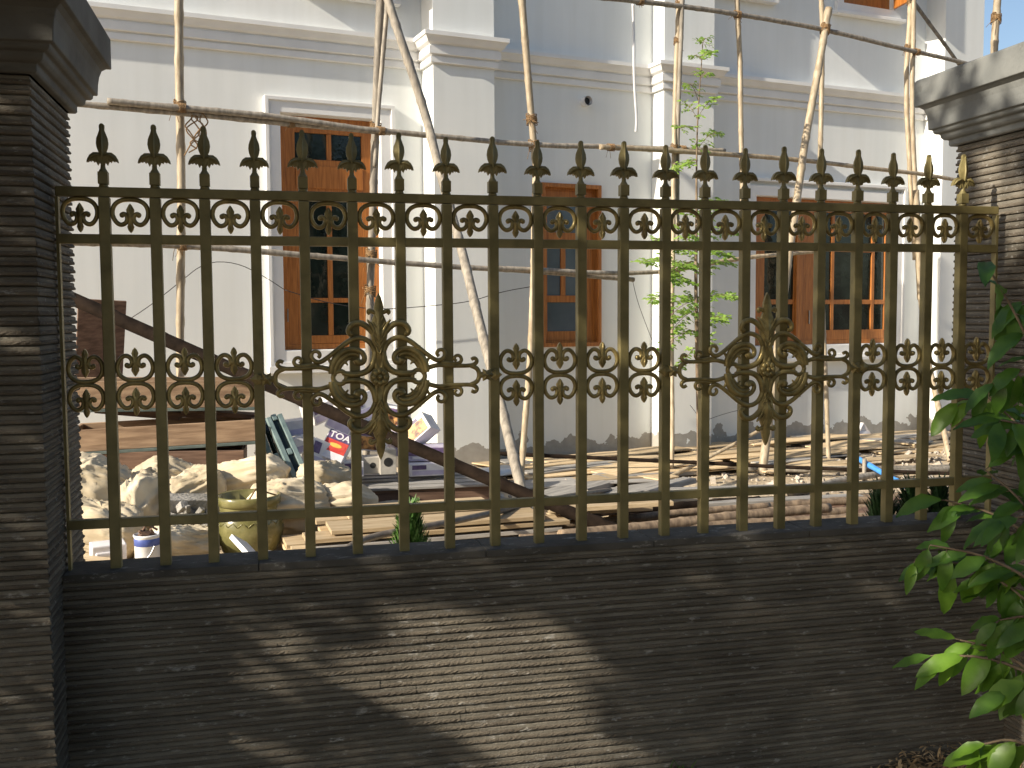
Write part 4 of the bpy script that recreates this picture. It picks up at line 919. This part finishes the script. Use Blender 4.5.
# shrub in the right foreground
base = Vector((2.47, 2.15, 0))
shrub = thing('leafy_shrub', 'glossy green leafy shrub hanging into view in front of the right pillar', 'shrub', base)
st = MB(); fl = MB()
def YS(x, y, Y): return YP(x, y, Y)
rs = random.Random(5)
br = [((1060, 420, 2.25), (985, 262, 2.3), 6, .0), ((1065, 330, 2.2), (1000, 300, 2.35), 6, 0), ((1070, 500, 2.2), (985, 395, 2.35), 8, .1), ((1060, 560, 2.2), (945, 500, 2.35), 11, .1), ((1060, 600, 2.1), (930, 545, 2.3), 12, .2),
      ((1060, 560, 2.15), (985, 470, 2.3), 9, 0), ((1060, 640, 2.1), (975, 570, 2.25), 10, .1), ((1060, 690, 2.1), (935, 655, 2.25), 9, .85), ((1050, 690, 2.1), (960, 640, 2.25), 9, .6), ((1065, 640, 2.05), (1000, 620, 2.15), 9, .3),
      ((1050, 760, 2.05), (980, 745, 2.15), 6, 1.), ((1055, 460, 2.2), (1000, 420, 2.25), 8, .1), ((1065, 540, 2.05), (1005, 520, 2.1), 9, 0), ((1070, 700, 2.0), (1010, 690, 2.1), 7, .4), ((1070, 590, 2.1), (1010, 570, 2.2), 9, .05), ((1060, 600, 2.2), (915, 560, 2.32), 8, .3), ((1060, 380, 2.2), (990, 385, 2.3), 8, .1), ((1060, 420, 2.3), (960, 400, 2.42), 8, .5), ((1060, 760, 2.1), (990, 752, 2.15), 7, 1.)]
for (x0, y0, Y0), (x1, y1, Y1), nl, young in br:
    p0, p1 = YS(x0, y0, Y0), YS(x1, y1, Y1); mid = (p0+p1)/2+Vector((0, 0, .04))
    root = base+Vector((rs.uniform(-.05, .08), rs.uniform(-.05, .05), 0))
    pts = smooth([root, root.lerp(p0, .5)+Vector((.06, 0, .1)), p0, mid, p1], 2); st.tube(pts, lerp_r([.009, .006, .004, .002], len(pts)), 6)
    ax = (p1-p0).normalized()
    for i in range(nl):
        t = 1-i/nl*.8; p = p0.lerp(mid, min(1, t*2)) if t < .5 else mid.lerp(p1, t*2-1)
        a = rs.uniform(0, 6.28); out = (RT*cos(a)*.8+Z*sin(a)*.35-fw*rs.uniform(-.4, .8)).normalized()
        d = (ax*rs.uniform(.4, 1.1)+out*.65+Vector((0, 0, -.7))).normalized(); nr = (Z*.8-fw*.4+out*.3+SUNL*-.35).normalized()
        L = rs.uniform(.08, .14)
        # short stalk then the blade
        q = p+d*.012; st.tube([p, q], .0012, 4); leaf(fl, q, d, nr, L, L*rs.uniform(.36, .50), rs.uniform(.2, .95), rs.uniform(.15, .5), 1 if rs.random() < young else 0, 8)
st.build('stem', M['bark'], shrub); fl.build('foliage', [M['leaf'], M['leaf_young']], shrub)

# sapling in the yard
p0 = G(700, 482); pts = [p0, HB(698, 400, 1.75), HB(697, 320, 1.75), HB(696, 200, 1.7), HB(698, 110, 1.65), HB(702, 42, 1.6)]
sap = thing('moringa_sapling', 'slender young tree with feathery pale green leaves before the second pilaster', 'sapling', p0)
st = MB(); pp = wobble(pts, 60, .02, 3); st.tube(pp, lerp_r([.028, .022, .016, .008, .004], 61), 8)
fl = MB()
def frond(a, e, n=9, s_=.028):
    a = Vector(a); e = Vector(e); mid = (a+e)/2+Vector((0, 0, .10*(e-a).length)); P_ = smooth([a, mid, e], 2); st.tube(P_, .003, 4); N_ = len(P_)
    for i in range(3, n*3):
        t = i/(n*3); k_ = t*(N_-1); j = min(int(k_), N_-2); p = P_[j].lerp(P_[j+1], k_-j); ax = (P_[min(j+1, N_-1)]-P_[j]).normalized()
        sd = ax.cross(Vector((rs.uniform(-.4, .4), -.4, 1))).normalized()*(1 if i % 2 else -1)
        tw_l = .11*(1-.5*t)
        q = p+(sd+ax*.5+Vector((rs.uniform(-.5, .5), rs.uniform(-.5, .5), rs.uniform(-.6, .35)))).normalized()*tw_l; st.tube([p, q], .0015, 3)
        for m_ in range(5):
            u = (m_+1)/5; c = p.lerp(q, u); dd = (sd.cross(Vector((0, 0, 1)))*(1 if m_ % 2 else -1)+sd*.6+Vector((0, 0, rs.uniform(-.5, .3)))).normalized()
            leaf(fl, c, dd, Vector((rs.uniform(-.5, .5), -.6, rs.uniform(.3, 1))), s_*rs.uniform(.8, 1.3), s_*.62, .2, .1, 0, 3)
for (x0, y0, x1, y1) in ((697, 330, 660, 352), (697, 300, 650, 300), (697, 270, 640, 262), (697, 255, 655, 240), (697, 310, 672, 330), (697, 300, 735, 296), (697, 275, 730, 262), (697, 240, 735, 232), (697, 330, 715, 345), (697, 215, 665, 205), (697, 210, 722, 200),
                         (697, 160, 672, 170), (697, 150, 718, 132), (697, 118, 684, 102), (697, 118, 716, 96), (697, 128, 680, 128), (698, 100, 690, 84), (700, 80, 706, 72), (701, 60, 695, 55), (702, 46, 706, 38), (701, 56, 709, 52), (697, 320, 725, 318), (697, 285, 672, 280), (697, 260, 668, 275), (697, 250, 728, 255), (697, 235, 660, 262), (697, 225, 715, 208), (697, 300, 668, 318), (697, 295, 712, 322), (697, 345, 682, 366), (697, 240, 680, 228)):
    b_ = 1.7; frond(HB(x0, y0, b_), HB(x1, y1, b_+rs.uniform(-.25, .3)), 9 if abs(x1-x0) > 20 else 4, .046)
st.build('trunk', M['bark'], sap); fl.build('foliage', M['moringa'], sap)

# little cypresses behind the wall
def cypress(px, py, Y, wd, label, n=900, mt_='cypress'):
    top = YP(px, py, Y); c = Vector((top.x, top.y, 0)); h = top.z
    t = thing('cypress_bush', label, 'bush', c, group='small cypresses behind the wall'); st = MB(); fl = MB(); st.tube([c, c+Z*h*.95], [.012, .003], 6)
    for i in range(n):
        z = h*(.25+.75*rs.random()**.8); r = wd*(1.05-z/h)**.6*rs.random()**.4; a = rs.uniform(0, 6.28); p = c+Vector((r*cos(a), r*sin(a), z))
        d = Vector((cos(a)*.5, sin(a)*.5, 1.1)).normalized()+Vector((rs.uniform(-.3, .3),)*3)
        leaf(fl, p-d*.04, d, Vector((cos(a), sin(a), .2)), rs.uniform(.05, .10), .013, -.1, .1, 0, 2)
        if i % 12 == 0: st.tube([c+Z*(z-.08), p], .002, 4)
    st.build('stem', M['bark'], t); fl.build('foliage', M[mt_], t)
cypress(410, 506, 5.1, .16, 'little bright cypress between sixth and seventh bars, in front of the lumber stack', 2200, 'cypress_bright')
cypress(882, 487, 3.85, .15, 'leftmost of three dark cypress bushes behind the right end of the wall', 1500)
cypress(912, 484, 3.85, .15, 'middle one of three dark cypress bushes behind the right end of the wall', 1500)
cypress(940, 484, 3.8, .14, 'rightmost of three dark cypress bushes, against the right pillar', 1500)
# weeds and leaf litter on the street side
b = MB()
for i in range(1400):
    x = rs.gauss(2.12, .24); y = 2.96-abs(rs.gauss(0, .13))
    if x > 2.6: continue
    hgt = .10*math.exp(-((x-2.2)/.22)**2)*rs.random()*max(0, 1-(2.96-y)/.3)
    leaf(b, (x, y, .004+hgt), (rs.uniform(-1, 1), rs.uniform(-1, 1), rs.uniform(-.2, .35)), (0, 0, 1), rs.uniform(.012, .04), rs.uniform(.004, .014), .6, .3, 0, 3)
tag(b.build('leaf_litter', M['straw'], origin=Vector((0, 0, 0))), 'dry brown leaf litter heaped at the foot of the wall by the right pillar', 'leaf litter', kind='stuff')
for px, py, nm in ((545, 768, 'small grass weed at the foot of the wall, left of its pair'), (640, 766, 'bigger grass weed at the foot of the wall near the leaf litter')):
    b = MB(); c = G(px+15, py+6); c.y = min(c.y, 2.93); c.z = 0
    for i in range(26):
        a = rs.uniform(0, 6.28); leaf(b, c+Vector((rs.uniform(-.05, .05), rs.uniform(-.03, .02), 0)), (cos(a)*.5, sin(a)*.5, 1), (cos(a), sin(a), .3), rs.uniform(.08, .16), .011, 1.1, .2, 0, 5)
    tag(b.build('weed', M['leaf']), nm, 'weed')

# ------------------------------------------------------------------ unseen trees that shade the fence, two of them added to cut skylight
E1 = Vector((-SUNL.y, SUNL.x, 0)).normalized(); E2 = SUNL.cross(E1)*-1
if E2.z < 0: E2 = -E2
def shade_uv(p): return p.dot(E1), p.dot(E2)
def inpoly(u, v, P_):
    c = False; j = len(P_)-1
    for i in range(len(P_)):
        if (P_[i][1] > v) != (P_[j][1] > v) and u < (P_[j][0]-P_[i][0])*(v-P_[i][1])/(P_[j][1]-P_[i][1])+P_[i][0]: c = not c
        j = i
    return c
def wallpt(x, y): return YP(x, y, WY)
def pilpt(x, y): d = ray(x, y); return CAM+d*(2.485/d.x)
gaps_ = []
for P_, fn in (([(305, 672), (350, 655), (400, 630), (440, 618), (550, 624), (575, 650), (592, 700), (598, 740), (615, 800), (520, 800), (492, 760), (450, 728), (390, 698)], wallpt),
               ([(795, 553), (850, 545), (858, 555), (805, 565)], wallpt),
               ([(500, 560), (560, 556), (600, 556), (570, 568), (510, 574)], wallpt),
               ([(0, 205), (26, 200), (26, 240), (0, 262)], lambda x, y: YP(x, y, 2.81)), ([(0, 560), (16, 556), (12, 592), (0, 600)], lambda x, y: YP(x, y, 2.81)), ([(0, 680), (26, 676), (26, 694), (0, 706)], lambda x, y: YP(x, y, 2.81)), ([(0, 745), (24, 740), (24, 800), (0, 800)], lambda x, y: YP(x, y, 2.81)),
               ([(992, 44), (1008, 44), (1010, 112), (998, 116)], pilpt), ([(1016, 30), (1060, 20), (1060, 130), (1018, 118)], pilpt),
               ([(980, 150), (1000, 140), (1004, 230), (985, 240)], pilpt), ([(1008, 180), (1024, 176), (1024, 250), (1012, 250)], pilpt),
               ([(1020, 690), (1060, 690), (1060, 780), (1020, 780)], pilpt),
               ([(950, 84), (958, 82), (960, 108), (953, 110)], pilpt), ([(966, 76), (973, 74), (975, 98), (968, 102)], pilpt), ([(935, 96), (940, 95), (942, 112), (937, 114)], pilpt), ([(943, 118), (952, 114), (952, 126), (944, 128)], pilpt),
               ([(925, 640), (990, 620), (990, 690), (930, 700)], lambda x, y: YP(x, y, 2.25)), ([(960, 735), (1020, 735), (1020, 770), (960, 770)], lambda x, y: YP(x, y, 2.15))):
    gaps_.append([shade_uv(fn(*p)) for p in P_])
def tree(name, label, root, lean, cx, cy, cz, rx, ry, rz, n, size, use_gaps, seed, keep=1.0):
    R_ = random.Random(seed); t = thing(name, label, 'tree', root); st = MB(); fl = MB(); root = Vector(root); c = Vector((cx, cy, cz))
    fork = Vector((root.x+lean[0], root.y+lean[1], cz-rz*.7)); st.tube(smooth([root, root.lerp(fork, .5)+Vector((.1, .05, 0)), fork], 2), lerp_r([.2, .15, .12], 9), 10)
    limbs = []
    for i in range(14):
        a = 2*PI*i/14+R_.uniform(-.2, .2); e = c+Vector((rx*cos(a)*R_.uniform(.4, .85), ry*sin(a)*R_.uniform(.4, .85), rz*R_.uniform(-.5, .6)))
        if use_gaps and any(inpoly(*shade_uv(fork.lerp(e, u)), g) for g in gaps_ for u in (.2, .4, .6, .8, 1)): continue
        mid = (fork+e)/2+Vector((0, 0, .2)); st.tube(smooth([fork, mid, e], 2), lerp_r([.07, .04, .012], 9), 7); limbs.append((fork, mid, e))
    cl = [c+Vector((rx*R_.gauss(0, .45), ry*R_.gauss(0, .45), rz*R_.gauss(0, .45))) for _ in range(n//60)]
    k_ = 0
    while k_ < n:
        k_ += 1
        if use_gaps:
            u, v = R_.uniform(*UR), R_.uniform(*VR); dd = R_.uniform(-1.1, 1.1)
            p = E1*u+E2*v+SUNL*(SHADE_D+dd+.35*sin(u*4+v*3))
        else:
            q = cl[R_.randrange(len(cl))] if R_.random() < .5 else c+Vector((rx*R_.uniform(-1, 1), ry*R_.uniform(-1, 1), rz*R_.uniform(-1, 1)))
            p = q+Vector((R_.gauss(0, .16), R_.gauss(0, .16), R_.gauss(0, .13)))
            e = p-c
            if (e.x/rx)**2+(e.y/ry)**2+(e.z/rz)**2 > 1: continue
        a = R_.uniform(0, 6.28); ld = Vector((cos(a), sin(a), R_.uniform(-.8, .3))).normalized(); ll = size*R_.uniform(.7, 1.2)
        if use_gaps:
            j1, j2 = R_.gauss(0, .008), R_.gauss(0, .008)
            if any(inpoly(q[0]+j1, q[1]+j2, g) for q in (shade_uv(p), shade_uv(p+ld*ll), shade_uv(p+ld*ll*.5)) for g in gaps_): continue
        leaf(fl, p, ld, (R_.uniform(-.6, .6), R_.uniform(-.6, .6), 1), ll, size*.45, .4, .2, 0, 3)
    st.build('trunk', M['bark'], t); fl.build('crown', M['leaf_dark'], t)
# the canopy lies where the sun's rays to the fence pass
mid = Vector((.95, 2.95, 1.05))-SUNL*5.2
SHADE_D = mid.dot(SUNL)
cu = [shade_uv(Vector(p)) for p in ((-1.2, 2.7, 0), (-1.2, 2.7, 2.5), (2.6, 2.7, 0), (2.6, 2.7, 2.5), (-1.2, 3.05, 2.3), (2.3, 2.3, .1))]
UR = (min(p[0] for p in cu)-.25, max(p[0] for p in cu)+.12); VR = (min(p[1] for p in cu)-.35, max(p[1] for p in cu)+.35)
tree('unseen_tree', 'broad leafy street tree behind the viewer on the left, throwing dappled shade on the wall', (-3.9, .2, 0), (.2, .6), mid.x, mid.y, mid.z, 1.6, .8, 1.3, 19000, .13, True, 3)
tree('unseen_tree', 'unseen tall dense tree added directly behind the viewer to block skylight', (1.5, -3.2, 0), (0, .2), 1.6, -2.4, 4.6, 6.5, 3.2, 2.8, 15000, .38, False, 4)  # unseen crown added to keep skylight off the foreground
tree('unseen_tree', 'unseen bushy tree added behind the viewer on the far right to block skylight', (6.5, -4.2, 0), (0, .2), 6.5, -3.6, 3.2, 3.4, 2.4, 2.9, 5000, .34, False, 9)  # another unseen crown, added to lower the skylight further
